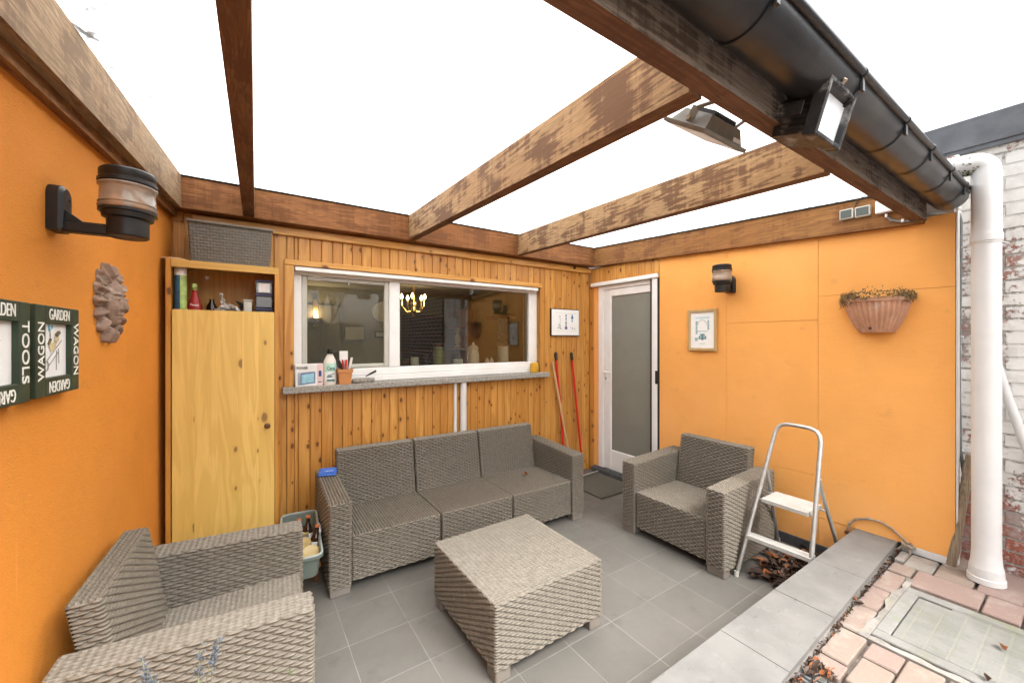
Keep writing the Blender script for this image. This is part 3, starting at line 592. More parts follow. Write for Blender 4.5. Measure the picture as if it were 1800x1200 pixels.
q = ony(613, 495, yw); mb = MB(); mb.box(q.x-.004, q.x+.004, yw-.004, yw+.003, q.z-.03, q.z+.02, .001); part('latch', mb, M['shade'], S)
mb = MB(); mb.quad((mr-.005, yw+.03, zb-.005), (zr+.005, yw+.03, zb-.005), (zr+.005, yw+.03, zt+.005), (mr-.005, yw+.03, zt+.005)); part('pane', mb, M['pane'], t)
# ---------------------------------------------------------------- room behind the window
mb = MB(); X0, X1, Y0, Y1, Z1 = -.9, 3.5, 3.53, 6.6, 2.32
mb.quad((X0, Y1, 0), (X1, Y1, 0), (X1, Y1, Z1), (X0, Y1, Z1)); mb.quad((X0, Y0, 0), (X0, Y1, 0), (X0, Y1, Z1), (X0, Y0, Z1)); mb.quad((X1, Y0, 0), (X1, Y1, 0), (X1, Y1, Z1), (X1, Y0, Z1))
for xx0, xx1, zz0, zz1 in ((X0, X1, 0, 1.16), (X0, X1, 2.11, Z1), (X0, .27, 1.16, 2.11), (2.70, X1, 1.16, 2.11)): mb.quad((xx0, Y0, zz0), (xx1, Y0, zz0), (xx1, Y0, zz1), (xx0, Y0, zz1))
struct('room_wall', mb, M['roomw'])
mb = MB(); mb.quad((X0, Y0, Z1), (X1, Y0, Z1), (X1, Y1, Z1), (X0, Y1, Z1)); struct('ceiling', mb, M['ceil'])
mb = MB(); mb.quad((X0, Y0, .01), (X1, Y0, .01), (X1, Y1, .01), (X0, Y1, .01)); struct('room_floor', mb, M['roomf'])
mb = MB(); mb.box(.27, 2.70, 3.518, 3.80, 1.17, 1.20, .004); solo('inner_sill', mb, M['ceil'], 'indoor ledge behind the window glass holding the pots and cups', 'window ledge')
# ---------------------------------------------------------------- canopy
t = thing('canopy_roof', 'timber canopy of worn brown rafters carrying a milky translucent sheet', 'canopy roof', (1.4, 2.0, 2.2))
def beam(mb, a, b, wx, zb0, zb1, hh, mats=(0, 1)):
    """sloping beam: bottom centre line a->b (xy), width wx across x, underside heights zb0, zb1, depth hh"""
    (xa, ya), (xb, yb) = a, b
    vs = [(xa-wx/2, ya, zb0), (xa+wx/2, ya, zb0), (xa+wx/2, ya, zb0+hh), (xa-wx/2, ya, zb0+hh), (xb-wx/2, yb, zb1), (xb+wx/2, yb, zb1), (xb+wx/2, yb, zb1+hh), (xb-wx/2, yb, zb1+hh)]
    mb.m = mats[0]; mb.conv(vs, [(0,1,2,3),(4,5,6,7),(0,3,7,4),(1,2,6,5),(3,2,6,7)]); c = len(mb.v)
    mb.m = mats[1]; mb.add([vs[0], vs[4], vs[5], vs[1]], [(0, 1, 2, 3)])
for xa, xb in ((-.03, .012), (1.065, 1.165), (2.03, 2.275)):
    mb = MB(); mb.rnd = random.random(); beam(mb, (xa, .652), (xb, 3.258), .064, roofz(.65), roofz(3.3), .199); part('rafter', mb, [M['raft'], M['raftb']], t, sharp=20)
mb = MB(); mb.rnd = .4; mb.box(-.40, W-.05, 3.26, 3.378, 2.352, 2.555, .004); part('back_beam', mb, M['beamx'], t)
mb = MB(); mb.rnd = .8; beam(mb, (W-.015, .60), (W-.015, 3.375), .07, roofz(.6)-.005, roofz(3.3), .20, (0, 0)); part('side_beam', mb, M['beamy'], t, sharp=20)
mb = MB(); mb.rnd = .1
vs = []
for (ly, dz) in ((-3.0, 0), (.0, 0)):
    wy = (LM @ Vector((0, ly, 0))).y; vs += [(.002, ly, roofz(wy)-.005), (.07, ly, roofz(wy)-.005), (.07, ly, topz(wy)-.004), (.002, ly, topz(wy)-.004)]
mb.conv(vs, [(0,1,2,3),(4,5,6,7),(0,3,7,4),(1,2,6,5),(3,2,6,7),(0,1,5,4)]); mb.M = None; mb.v = [LM @ v for v in mb.v]; part('bleached_side_beam', mb, M['beaml'], t, sharp=20)
mb = MB(); vs = []
for ly in (-3.0, -.02):
    wy = (LM @ Vector((0, ly, 0))).y; vs += [(.001, ly, roofz(wy)-.05), (.03, ly, roofz(wy)-.05), (.03, ly, roofz(wy)-.0055), (.001, ly, roofz(wy)-.0055)]
mb.conv(vs, [(0,1,2,3),(4,5,6,7),(0,3,7,4),(1,2,6,5),(3,2,6,7),(0,1,5,4)]); mb.v = [LM @ v for v in mb.v]; mb.rnd = .5; part('wall_batten', mb, M['beamy'], t, sharp=20)
mb = MB(); mb.rnd = .25; zf = 2.222
vs = [(-.75, .592, zf), (-.75, .650, zf), (-.75, .650, zf+.195), (-.75, .592, zf+.19), (W-.005, .592, zf), (W-.005, .650, zf), (W-.005, .650, zf+.195), (W-.005, .592, zf+.19)]
mb.m = 0; mb.add(vs, [(0,4,5,1), (1,5,6,2), (2,6,7,3), (0,1,2,3), (4,7,6,5)]); mb.m = 1; mb.add([vs[0], vs[3], vs[7], vs[4]], [(0,1,2,3)]); part('front_beam', mb, [M['frontb'], M['frontw']], t, sharp=20)
mb = MB(); e = [(-.75, .47), (3.5, .47), (3.5, 3.50), (-.75, 3.50)]
nx, ny = 24, 18; vs = [(-.75+4.25*i/nx, .47+3.03*j/ny, topz(.47+3.03*j/ny)+.004+.0015*math.sin(i*2.1)*math.sin(j*1.3)) for i in range(nx+1) for j in range(ny+1)]
mb.add(vs, [(i*(ny+1)+j, (i+1)*(ny+1)+j, (i+1)*(ny+1)+j+1, i*(ny+1)+j+1) for i in range(nx) for j in range(ny)]); part('roof_sheet', mb, M['sheet'], t)
mb = MB()
for k in range(3):
    xa, xb = ((-.03, .012), (1.065, 1.165), (2.03, 2.275))[k]; beam(mb, (xa, .652), (xb, 3.258), .03, roofz(.65)+.2, roofz(3.3)+.2, .008, (0, 0))
part('packing_strip', mb, M['pale'], t)
mb = MB(); z_ = topz(3.3)
mb.box(-.39, W-.06, 3.247, 3.37, 2.556, z_-.003, .002)
beam(mb, (W-.022, .66), (W-.022, 3.30), .085, topz(.66)-.009, topz(3.3)-.009, .008, (0, 0))
part('dark_edge_strip', mb, M['rubber'], t)  # thin dark strip added to draw the dark line along the beam tops
# debris lying on the roof sheet
mb = MB()
cl = onz(108, 42, topz(1.5)); 
for k in range(150):
    u = random.random(); c = random.random()
    if c < .35: x, y = -.36+random.gauss(0, .05), random.uniform(1.0, 3.3)
    elif c < .55: x, y = random.uniform(-.35, 3.2), 3.27+random.uniform(-.02, .05)
    elif c < .8: x, y = W-.05+random.gauss(0, .02), random.uniform(.7, 3.3)
    else: tt = random.random(); x, y = cl.x+(tt-.5)*.10+random.gauss(0, .008), cl.y+(tt-.5)*.10+random.gauss(0, .018)
    mb.leaf((x, y, topz(y)+.008), random.uniform(.02, .05), random.uniform(.015, .03), random.uniform(0, 6.3), random.uniform(-.3, .3), random.uniform(-.3, .3))
o = solo('roof_debris', mb, M['leafb'], 'dark leaf litter caught on top of the milky roof sheet along its edges', 'leaf litter', kind='stuff')
# ---------------------------------------------------------------- gutter
gy, gz, gr = .503, 2.342, .079; GX0, GX1 = -.75, 3.37
t = thing('gutter', 'dark metal half-round gutter along the front of the canopy', 'gutter', (1.3, gy, gz-.1))
mb = MB(); n = 16
arc = [(gy+gr*math.cos(PI+PI*k/n), gz+gr*math.sin(PI+PI*k/n)) for k in range(n+1)]+[(gy+gr, gz+.03)]
inn = [(gy+(gr-.004)*math.cos(PI+PI*k/n), gz+(gr-.004)*math.sin(PI+PI*k/n)) for k in range(n+1)]+[(gy+gr-.004, gz+.03)]
m_ = len(arc); xs = [GX0+i*(GX1-GX0)/30 for i in range(31)]
vs = [(x, p[0], p[1]) for x in xs for p in arc]+[(x, p[0], p[1]) for x in xs for p in inn]; fs = []
for i in range(30):
    for k in range(m_-1): fs.append((i*m_+k, (i+1)*m_+k, (i+1)*m_+k+1, i*m_+k+1)); o_ = 31*m_; fs.append((o_+i*m_+k, o_+i*m_+k+1, o_+(i+1)*m_+k+1, o_+(i+1)*m_+k))
mb.add(vs, fs); part('trough', mb, M['zinc'], t, sharp=60)
mb = MB(); mb.tube([(x, gy-gr-.004, gz+.004) for x in xs], .0125, 12); part('rolled_edge', mb, M['zinc'], t)
mb = MB(); mb.add([(GX1, p[0], p[1]) for p in arc[:-1]], [tuple(range(n+1))]); part('end_cap', mb, M['zinc'], t)
for px in (.45, 1.02, 1.60, 2.08, 2.47, 2.86, 3.2):
    mb = MB(); pts = [(px, gy+(gr+.004)*math.cos(PI+PI*k/14), gz+(gr+.004)*math.sin(PI+PI*k/14)) for k in range(15)]
    vs = []
    for p in pts: vs += [(p[0]-.011, p[1], p[2]), (p[0]+.011, p[1], p[2])]
    mb.add(vs, [(2*i, 2*i+1, 2*i+3, 2*i+2) for i in range(14)])
    mb.tube([(px-.012, gy-gr-.004+.0135*math.cos(a_), gz+.004+.0135*math.sin(a_)) for a_ in [PI*.1+PI*1.5*k/8 for k in range(9)]], .0022, 6)
    mb.box(px-.008, px+.008, gy-gr-.005, gy-gr+.004, gz-.05, gz+.01, .001)
    part('bracket', mb, M['zinc'], t)
# ---------------------------------------------------------------- painted brick wall with coping
t = thing('brick_wall', 'tall white painted brick wall with flaking paint and a dark coping', 'wall', (3.7, -1.5, .2))
mb = MB(); mb.box(3.55, 3.80, -1.0, 3.6, .15, 2.64); part('brickwork', mb, M['brick'], t)
mb = MB(); mb.box(3.515, 3.84, -1.0, 3.6, 2.6405, 2.81, .004); mb.box(3.525, 3.55, -1.0, 3.6, 2.615, 2.6400, .002); part('coping', mb, M['coping'], t)
mb = MB(); mb.box(3.46, 3.549, .478, .62, .15, 2.6, .004); part('pier', mb, M['brick'], t)
t = thing('brick_outhouse', 'dark unpainted brick outhouse further along the yard, mirrored in the window', 'outhouse', (4.4, -3.5, .15))
mb = MB(); mb.box(3.50, 5.3, -6, -1.004, .15, 3.3); part('brickwork', mb, M['dbrick'], t); mb = MB(); mb.box(3.45, 5.35, -6.05, -1.0, 3.301, 3.42, .004); part('flat_roof', mb, M['coping'], t)
# yard behind the viewer, seen only in the window glass
t = thing('bare_tree', 'leafless garden tree standing in the yard, reflected in the window', 'tree', (1.6, -5.2, .19))
mb = MB(); random.seed(5)
def branch(p, d, L, r, lv):
    pts = [p]; q = Vector(p); d = Vector(d)
    for k in range(4): d = (d+Vector((random.uniform(-.2,.2), random.uniform(-.2,.2), random.uniform(-.05,.2)))).normalized(); q = q+d*L/4; pts.append(q.copy())
    mb.tube(pts, [r, r*.9, r*.8, r*.7, r*.6], 6, cap=False)
    if lv:
        for k in range(4 if lv > 1 else 3):
            a_ = random.choice(pts[2:]); dd = (d+Vector((random.uniform(-.9,.9), random.uniform(-.9,.9), random.uniform(-.1,.7)))).normalized(); branch(a_, dd, L*.68, r*.55, lv-1)
branch(Vector((1.6, -5.2, .19)), (0, 0, 1), 1.8, .10, 4); part('trunk', mb, M['bark'], t)
random.seed(11)
mb = MB(); mb.box(-6, 3.5, -8.2, -8.0, .15, 2.1); solo('reflection_fence', mb, M['frontw'], 'brown timber fence added behind the bare tree for the window reflection', 'fence')  # fence added out of view so the window mirrors more than open sky
# ---------------------------------------------------------------- rattan furniture
SIDE = ('side', .026, .0132, False, 6); BACKW = ('side', .025, .0130, False, 6); TOPW = ('lid', .021, .0165, False, 6); TOPR = ('lid', .022, .0165, True, 6); SEATW = ('lid', .020, .0175, True, 6); SEATX = ('seat', .0145, .0125, False, 3)
ARM_W, SH, AH, BH, DEP = .122, .335, .548, .708, .68
def arm_mesh(name, x0):
    def wp(P): P = P.copy(); P[:, 2] += np.clip((P[:, 2]-.3)/.25, 0, 1)*np.clip(P[:, 1]/DEP, 0, 1)*.022; return P
    return npmesh(name, woven([dict(lo=(x0, 0, .042), hi=(x0+ARM_W, DEP, AH), r=.013, warp=wp, faces={'front': SIDE, 'left': SIDE, 'right': SIDE, 'top': TOPR, 'back': None, 'bottom': None})]), M['wicker'])
def seat_mesh(name, x0, x1):
    def wp(P):
        P = P.copy(); lowm = np.clip((.10-P[:, 2])/.05, 0, 1); P[:, 2] += lowm*.004*np.sin(P[:, 0]*95)*(P[:, 1] < .1); P[:, 2] -= np.clip((P[:, 2]-.2)/.1, 0, 1)*np.clip(P[:, 1]/.6, 0, 1)*.012; return P
    return npmesh(name, woven([dict(lo=(x0, .012, .062), hi=(x1, .60, SH), r=.012, warp=wp, faces={'front': SIDE, 'top': SEATW})]), M['wicker'])
def back_mesh(name, x0, x1):
    def wp(P): P = P.copy(); P[:, 1] += (P[:, 2]-.30)*.17; return P
    return npmesh(name, woven([dict(lo=(x0, .522, .10), hi=(x1, .602, BH), r=.013, warp=wp, faces={'front': BACKW, 'top': TOPW, 'left': BACKW, 'right': BACKW})]), M['wicker'])
def feet(t, Wd, boxes):
    for (x0, x1, y0, y1) in boxes:
        mb = MB(); mb.box(x0, x1, y0, y1, 0, .05, .004); part('foot', mb, M['foot'], t, False)
def seating(name, label, cat, n, Wd, loc, rz, group=None):
    t = thing(name, label, cat, loc, rz, group)
    for x0 in (0, Wd-ARM_W):
        a = part('armrest', arm_mesh('armrest', x0), None, t)
        for y0 in (.003, DEP-.073): mb = MB(); mb.box(x0+.004, x0+ARM_W-.004, y0, y0+.07, 0, .046, .004); part('foot', mb, M['foot'], a, False)
    iw = (Wd-2*ARM_W)/n
    for k in range(n):
        x0 = ARM_W+k*iw
        part('seat', seat_mesh('seat', x0+.0075, x0+iw-.0075), None, t)
        part('backrest', back_mesh('backrest', x0+.0075, x0+iw-.0075), None, t)
    return t
sofa = seating('sofa', 'grey brown woven resin three seat sofa under the window', 'sofa', 3, 1.985, (.40, 2.515, 0), R(-1.3))
GR = 'woven resin armchairs of the lounge set'
chairR = seating('armchair', 'woven armchair against the orange boarded wall, next to the step ladder', 'armchair', 1, .82, (2.505, 2.158, 0), R(-90), GR)
chairL = copytree(chairR); WM[chairL.name] = None
chairL.location = (.203, 1.592, 0); chairL.rotation_euler = (0, 0, R(87.2)); chairL['label'] = 'woven armchair in the near left corner against the stucco wall'
t = thing('coffee_table', 'square woven resin coffee table in the middle of the tiled floor', 'coffee table', (1.235, 1.82, 0), R(.6))
hx, hy = .333, .332
def wp(P): P = P.copy(); lowm = np.clip((.10-P[:, 2])/.05, 0, 1); P[:, 2] += lowm*(.004*np.sin((P[:, 0]+P[:, 1])*95)+.004); return P
part('table_body', npmesh('table_body', woven([dict(lo=(-hx, -hy, .052), hi=(hx, hy, .352), r=.011, warp=wp, faces={'front': SIDE, 'left': SIDE, 'right': SIDE, 'back': SIDE, 'top': ('lid', .024, .0165, False, 6)})]), M['wicker']), None, t)
mb = MB(); mb.box(-hx+.03, hx-.03, -hy+.03, hy-.03, .054, .1)
for sx in (-1, 1):
    for sy in (-1, 1):
        mb = MB(); mb.box(sx*(hx-.004), sx*(hx-.084), sy*(hy-.004), sy*(hy-.084), 0, .066, .004); part('foot', mb, M['foot'], t, False)
# things lying on the seats
p = onz(577, 831, .572)
t = thing('folded_cloth', 'folded bright blue cloth pouch lying on the left sofa arm', 'cloth', (p.x, p.y, .568), R(-14))
mb = MB(); mb.box(-.062, .055, -.062, .062, 0, .016, .006); mb.box(-.058, .052, -.058, .058, .0165, .027, .006); mb.v = [Vector((v.x, v.y, v.z+.004*math.sin(v.x*40)*math.cos(v.y*35))) for v in mb.v]; part('pouch', mb, M['blue'], t, False)
mb = lettering('sportswear', .012, .05, Matrix.Translation((0.01, -.035, .0305))); part('lettering', mb, M['paper'], t, False)
p = onz(922, 836, .328); mb = MB(); mb.leaf((p.x, p.y, .339), .06, .035, .6, .1, .1); mb.leaf((p.x+.025, p.y+.012, .341), .04, .03, 2.1, -.1, .2); solo('dry_leaf', mb, M['leafo'], 'curled brown leaf lying on the right sofa seat', 'leaf')
# ---------------------------------------------------------------- cupboard and its load
cy0, cx0, cx1, ctz = 3.05, -.395, .176, 1.992
t = thing('cupboard', 'tall narrow pale pine cupboard with an open top compartment', 'cupboard', (-.11, 3.2, 0))
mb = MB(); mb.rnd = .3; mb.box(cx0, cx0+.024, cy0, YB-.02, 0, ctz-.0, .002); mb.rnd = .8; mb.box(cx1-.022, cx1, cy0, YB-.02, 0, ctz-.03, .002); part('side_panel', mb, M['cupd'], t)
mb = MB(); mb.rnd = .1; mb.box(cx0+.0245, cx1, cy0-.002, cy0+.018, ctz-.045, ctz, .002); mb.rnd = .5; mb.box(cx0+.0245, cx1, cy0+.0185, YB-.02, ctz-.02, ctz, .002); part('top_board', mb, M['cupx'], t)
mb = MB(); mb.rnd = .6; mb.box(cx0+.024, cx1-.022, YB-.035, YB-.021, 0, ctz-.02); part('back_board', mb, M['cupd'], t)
for z_ in (1.615, .05): mb = MB(); mb.rnd = .2; mb.box(cx0+.0245, cx1-.0225, cy0+.022, YB-.036, z_, z_+.017); part('shelf', mb, M['cupx'], t)
mb = MB(); dx0, dx1 = cx0+.030, cx1-.024; ws = [.0, .2, .42, .66, .83, 1.]
for k in range(5): mb.rnd = (.13, .57, .31, .77, .05)[k]; mb.box(dx0+(dx1-dx0)*ws[k], dx0+(dx1-dx0)*ws[k+1]+.0, cy0-.003, cy0+.016, .03, 1.697)
D = part('door', mb, M['cup'], t)
q = ony(470, 748, cy0-.02); mb = MB(); mb.M = Matrix.Translation((q.x, cy0-.003, q.z)) @ Matrix.Rotation(PI/2, 4, 'X'); mb.lathe([(.007, 0), (.006, .012), (.016, .016), (.018, .024), (.013, .031), (0, .033)], seg=20); part('knob', mb, M['brown'], D)
q = ony(364, 488, YB-.036); mb = MB(); mb.M = Matrix.Translation(q) @ Matrix.Rotation(PI/2, 4, 'X'); mb.lathe([(.012, 0), (.012, .004), (.006, .004), (.006, .001), (0, .001)], seg=16); part('screw_cup', mb, M['chrome'], t)
# basket on top
b0, b1 = ony(331, 442, 3.10), ony(477, 420, 3.10); bz = ony(331, 388, 3.10).z
t = thing('storage_basket', 'grey plastic woven basket on top of the pine cupboard', 'basket', ((b0.x+b1.x)/2, 3.2, ctz))
def wpb(P): P = P.copy(); k = (P[:, 2]-ctz)/.2; c = (b0.x+b1.x)/2; P[:, 0] = c+(P[:, 0]-c)*(.95+.05*k); return P
V_, Q_ = woven([dict(lo=(b0.x, 3.10, ctz+.001), hi=(b1.x, 3.335, bz), r=.01, amp=.004, warp=wpb, faces={'front': ('flat', .034, .0195, False, 8), 'left': ('flat', .034, .0195, False, 8), 'right': ('flat', .034, .0195, False, 8)}, skip=('top',))])
V_ = V_-np.array(WM[t.name].translation); part('basket_body', npmesh('basket_body', (V_, Q_), M['basket']), None, t)
mb = MB(); e = .006; X_, x_, Ya, Yb_, zt_ = b0.x-e, b1.x+e, 3.10-e, 3.335+e, bz+.003
mb.tube([(X_, Ya, zt_), (x_, Ya, zt_), (x_, Yb_, zt_), (X_, Yb_, zt_)], .009, 8, closed=True); part('rim', mb, M['basket'], t)
q = ony(292, 440, 3.09); mb = MB()
for k in range(4): mb.tube([(q.x+.055+(.075-.012*k)*math.cos(a_), 3.16+(.075-.012*k)*math.sin(a_), ctz+.008+.004*(k % 2)) for a_ in [2*PI*i/28 for i in range(28)]], .006, 6, closed=True)
mb.v = [Vector((v.x-.03, v.y, v.z)) for v in mb.v]
solo('wicker_coaster', mb, M['handle'], 'small round woven cane mat on the left end of the cupboard top', 'mat')
# inside the open compartment
SZC = 1.6325
def onshelf(u, v, y): return ony(u, v, y)
a = onshelf(306, 545, 3.12); b = onshelf(329, 472, 3.12); r_ = (b.x-a.x)/2; c = ((a.x+b.x)/2, 3.12, SZC); zt_ = b.z-SZC
t = thing('spray_can', 'tall blue and green spray can with a white cap in the cupboard', 'spray can', c)
mb = MB(); mb.M = Matrix.Translation(c); mb.lathe([(r_*.96, 0), (r_, .006), (r_, zt_-.05), (r_*.97, zt_-.046)], seg=28); mb.mi = [1 if (i % 28) in range(21, 28) or (i % 28) in (0, 1, 2, 3, 4, 5) else 0 for i in range(len(mb.f))]; part('can', mb, [M['canblue'], M['cangreen']], t)
mb = MB(); mb.M = Matrix.Translation(c); mb.lathe([(r_*.95, zt_-.046), (r_*.99, zt_-.044), (r_*.97, zt_-.004), (r_*.9, zt_)], seg=28); part('cap', mb, M['white'], t)
a = onshelf(327, 545, 3.14); b = onshelf(353, 500, 3.14); c = ((a.x+b.x)/2+.006, 3.14, SZC); hw = (b.x-a.x)/2
t = thing('red_bottle', 'red trigger bottle with a pale label beside the spray can', 'bottle', c)
mb = MB(); mb.M = Matrix.Translation(c) @ Matrix.Diagonal((1, .6, 1, 1)); mb.lathe([(hw, 0), (hw*1.02, .01), (hw, .09), (hw*.62, .14), (hw*.36, .175), (hw*.36, .19)], seg=24); part('body', mb, M['redb'], t)
mb = MB(); mb.M = Matrix.Translation(c); mb.lathe([(hw*.4, .19), (hw*.4, .2)], seg=16); mb.box(-.012, .012, -.03, .02, .2, .228, .004); part('trigger', mb, M['cangreen'], t)
mb = MB(); mb.M = Matrix.Translation(c); mb.lathe([(hw*1.03, .012), (hw*1.04, .045)], seg=20, a0=PI*1.12, a1=PI*1.88); mb.v = [Vector((v.x, c[1]+(v.y-c[1])*.6-.001, v.z)) for v in mb.v]; part('label', mb, M['yellow'], t)
mb = lettering('Vendel', .022, .042, Matrix.Translation((c[0]+.0, c[1]-hw*.64, SZC+.098)) @ Matrix.Rotation(R(4), 4, 'Y') @ Matrix.Rotation(PI/2, 4, 'X')); part('lettering', mb, M['cream'], t)
a = onshelf(448, 545, 3.12); b = onshelf(480, 493, 3.12); x0, x1 = a.x, b.x; zz = [SZC, 1.706, 1.752, 1.80, 1.822]
zz[-1] = b.z; hgt = (b.z-SZC)/3
t = thing('stacked_tubs', 'stack of clear plastic tubs with lilac lids at the right end of the compartment', 'tubs', ((x0+x1)/2, 3.16, SZC))
for k in range(3):
    z0 = SZC+k*hgt; mb = MB(); mb.box(x0+.003, x1-.003, 3.12, 3.22, z0+.001, z0+hgt-.014, .006); tb = part('tub', mb, M['jarclear'], t)
    mb = MB(); mb.box(x0, x1, 3.117, 3.223, z0+hgt-.0135, z0+hgt-.001, .004); part('lid', mb, M['lilac'], tb)
    mb = MB()
    if k == 0:
        for j in range(60): mb.blob((random.uniform(x0+.016, x1-.016), random.uniform(3.135, 3.2), z0+.012+random.uniform(0, hgt*.55)), .009, 6, 4)
        part('contents', mb, M['nuts'], tb)
    else: mb.box(x0+.008, x1-.008, 3.128, 3.21, z0+.006, z0+hgt*.7, .004); part('contents', mb, M['inkd'] if k == 1 else M['jarclear'], tb)
    if k == 2: mb = MB(); mb.box(x0+.02, x1-.02, 3.1175, 3.1195, z0+.012, z0+hgt-.025); part('label', mb, M['paper'], tb)
a = onshelf(428, 548, 3.12); b = onshelf(443, 530, 3.12); mb = MB(); mb.box(a.x, b.x, 3.12, 3.20, SZC, b.z, .004); mb.box(a.x-.003, b.x+.003, 3.117, 3.203, b.z+.0005, b.z+.012, .003); solo('grey_tub', mb, M['shade'], 'small grey lidded tub left of the stacked clear tubs', 'tub')
mb = MB(); q = onshelf(402, 535, 3.15)
random.seed(3)
for k in range(26): mb.leaf((q.x+random.uniform(-.05, .055), 3.15+random.uniform(-.03, .03), SZC+.012+random.uniform(0, .075)), .05, .04, random.uniform(0, 6), random.uniform(-1, 1), random.uniform(-1, 1), .6)
for k in range(10): mb.leaf((q.x-.012-.012*k*.3+.0, 3.15, SZC+.07+.011*k), .03, .022, random.uniform(0, 6), random.uniform(.6, 1.6), random.uniform(-1, 1), .6)
solo('plastic_bag', mb, M['bag'], 'crumpled twisted plastic bag in the middle of the cupboard compartment', 'plastic bag')
mb = MB(); q = onshelf(430, 515, 3.22)
for k in range(7): mb.tube([(q.x-.05+.004*k, 3.22, 1.775-.006*k), (q.x+.05, 3.2, 1.735-.011*k)], .0028, 6)
mb.box(q.x-.03, q.x+.06, 3.19, 3.24, SZC, 1.70, .008); solo('wire_bundle', mb, M['inkd'], 'dark bundle of wires behind the grey tub', 'wires')
mb = MB(); q = onshelf(385, 545, 3.16); mb.blob((q.x, 3.17, SZC+.035), .04, 12, 8, .2, (1.5, .8, 1.)); solo('dark_rag', mb, M['inkd'], 'dark crumpled rag left of the plastic bag', 'rag')
# ---------------------------------------------------------------- on the window sill
def sillx(u, y=3.36): return ony(u, 650, y).x
t0 = SZ+.0005
y0 = 3.345; xa, xb, xc = ony(519, 660, y0).x, ony(557.5, 660, y0).x, ony(568, 660, y0).x; zt_ = ony(530, 640, y0).z; hh = zt_-t0
t = thing('cardboard_box', 'small white carton printed with the word POWER at the left end of the sill', 'box', ((xa+xc)/2, y0+.025, t0))
mb = MB(); mb.box(xa, xc, y0, y0+.05, t0, zt_, .002); part('carton', mb, M['pbox'], t)
mb = MB(); mb.box(xb, xc-.001, y0-.0012, y0-.0004, t0+.002, zt_-.002); part('pink_flap', mb, M['pink'], t)
F_ = lambda x, z: Matrix.Translation((x, y0-.002, z)) @ Matrix.Rotation(PI/2, 4, 'X')
part('lettering', lettering('POWER', .026, .075, F_(xa+.046, zt_-.03), .0006, .0006), M['inkd'], t)
def slanted(ax, bx, za, zb_, zc, zd, y): return [(ax, y, za), (bx, y, zb_), (bx, y, zc), (ax, y, zd)]
mb = MB(); mb.quad(*slanted(xa+.016, xb-.012, t0+.008, t0+.018, t0+hh*.66, t0+hh*.62, y0-.0010)); part('appliance_print', mb, M['steel'], t)
mb = MB(); mb.quad(*slanted(xa+.036, xb-.018, t0+.016, t0+.024, t0+hh*.62, t0+hh*.56, y0-.0014)); part('screen_border', mb, M['navy'], t)
mb = MB(); mb.quad(*slanted(xa+.041, xb-.022, t0+.021, t0+.029, t0+hh*.59, t0+hh*.53, y0-.0018)); part('screen_print', mb, M['skyink'], t)
mb = MB(); mb.box(xb+.01, xc-.012, y0-.0016, y0-.0012, t0+hh*.42, t0+hh*.68); part('code_patch', mb, M['navy'], t)
part('small_print', lettering('Mini', .014, .026, F_((xb+xc)/2, t0+hh*.16), .0005, .0004), M['inkd'], t)
y0 = 3.365; xa, xb = ony(568.5, 660, y0).x, ony(591, 660, y0).x; c = ((xa+xb)/2, y0, t0); r_ = (xb-xa)/2; zt_ = ony(580, 613, y0).z-t0
t = thing('cleaner_bottle', 'white detergent bottle with a black cap and mint green label on the sill', 'bottle', c)
mb = MB(); mb.M = Matrix.Translation(c) @ Matrix.Diagonal((1, .62, 1, 1)); mb.lathe([(r_*.94, 0), (r_, .008), (r_, zt_*.60), (r_*.92, zt_*.68), (r_*.45, zt_*.845), (r_*.42, zt_*.86)], seg=28); part('body', mb, M['bottle'], t)
mb = MB(); mb.M = Matrix.Translation(c); mb.lathe([(r_*.52, zt_*.86), (r_*.52, zt_*.89), (r_*.40, zt_*.895), (r_*.38, zt_*.995), (r_*.30, zt_)], seg=20); part('cap', mb, M['black'], t)
mb = MB(); mb.M = Matrix.Translation(c) @ Matrix.Diagonal((1, .63, 1, 1)); mb.lathe([(r_*1.008, zt_*.13), (r_*1.008, zt_*.36)], seg=20, a0=PI*1.2, a1=PI*1.95); part('white_label', mb, M['paper'], t)
mb = MB(); mb.M = Matrix.Translation(c) @ Matrix.Diagonal((1, .63, 1, 1)); mb.lathe([(r_*1.01, zt_*.361), (r_*1.01, zt_*.60)], seg=20, a0=PI*1.2, a1=PI*1.95); part('mint_label', mb, M['mint'], t)
F_ = lambda x, z, rot=0.: Matrix.Translation((x, y0-r_*.655, z)) @ Matrix.Rotation(PI/2, 4, 'X') @ Matrix.Rotation(R(rot), 4, 'Z')
part('lettering', lettering('Carol', .044, .056, F_(c[0]+.004, t0+zt_*.46), .001, .0008), M['teal'], t); part('lettering', lettering('Savon', .018, .05, F_(c[0]+.006, t0+zt_*.29, 20), .001, .0005), M['teal'], t)
k = MB(); k.box(c[0]-.026, c[0]+.012, y0-r_*.66, y0-r_*.65, t0+zt_*.21, t0+zt_*.25); k.box(c[0]-.026, c[0]+.03, y0-r_*.66, y0-r_*.65, t0+zt_*.10, t0+zt_*.155); part('label_bars', k, M['teal'], t)
y0 = 3.352; q = ony(605, 672, y0); hw = (ony(617, 670, y0).x-ony(593, 670, y0).x)/2; zt_ = ony(605, 648, y0).z; cx = q.x
t = thing('terracotta_pot', 'square clean terracotta pot holding hand tools on the sill', 'flower pot', (cx, y0, t0))
mb = MB(); vs = lambda a, z: [(cx-a, y0-a, z), (cx+a, y0-a, z), (cx+a, y0+a, z), (cx-a, y0+a, z)]
lv = [(hw*.80, t0), (hw*.98, zt_-.028), (hw*1.1, zt_-.027), (hw*1.14, zt_), (hw*1.02, zt_), (hw*.95, zt_-.02), (hw*.8, t0+.012)]
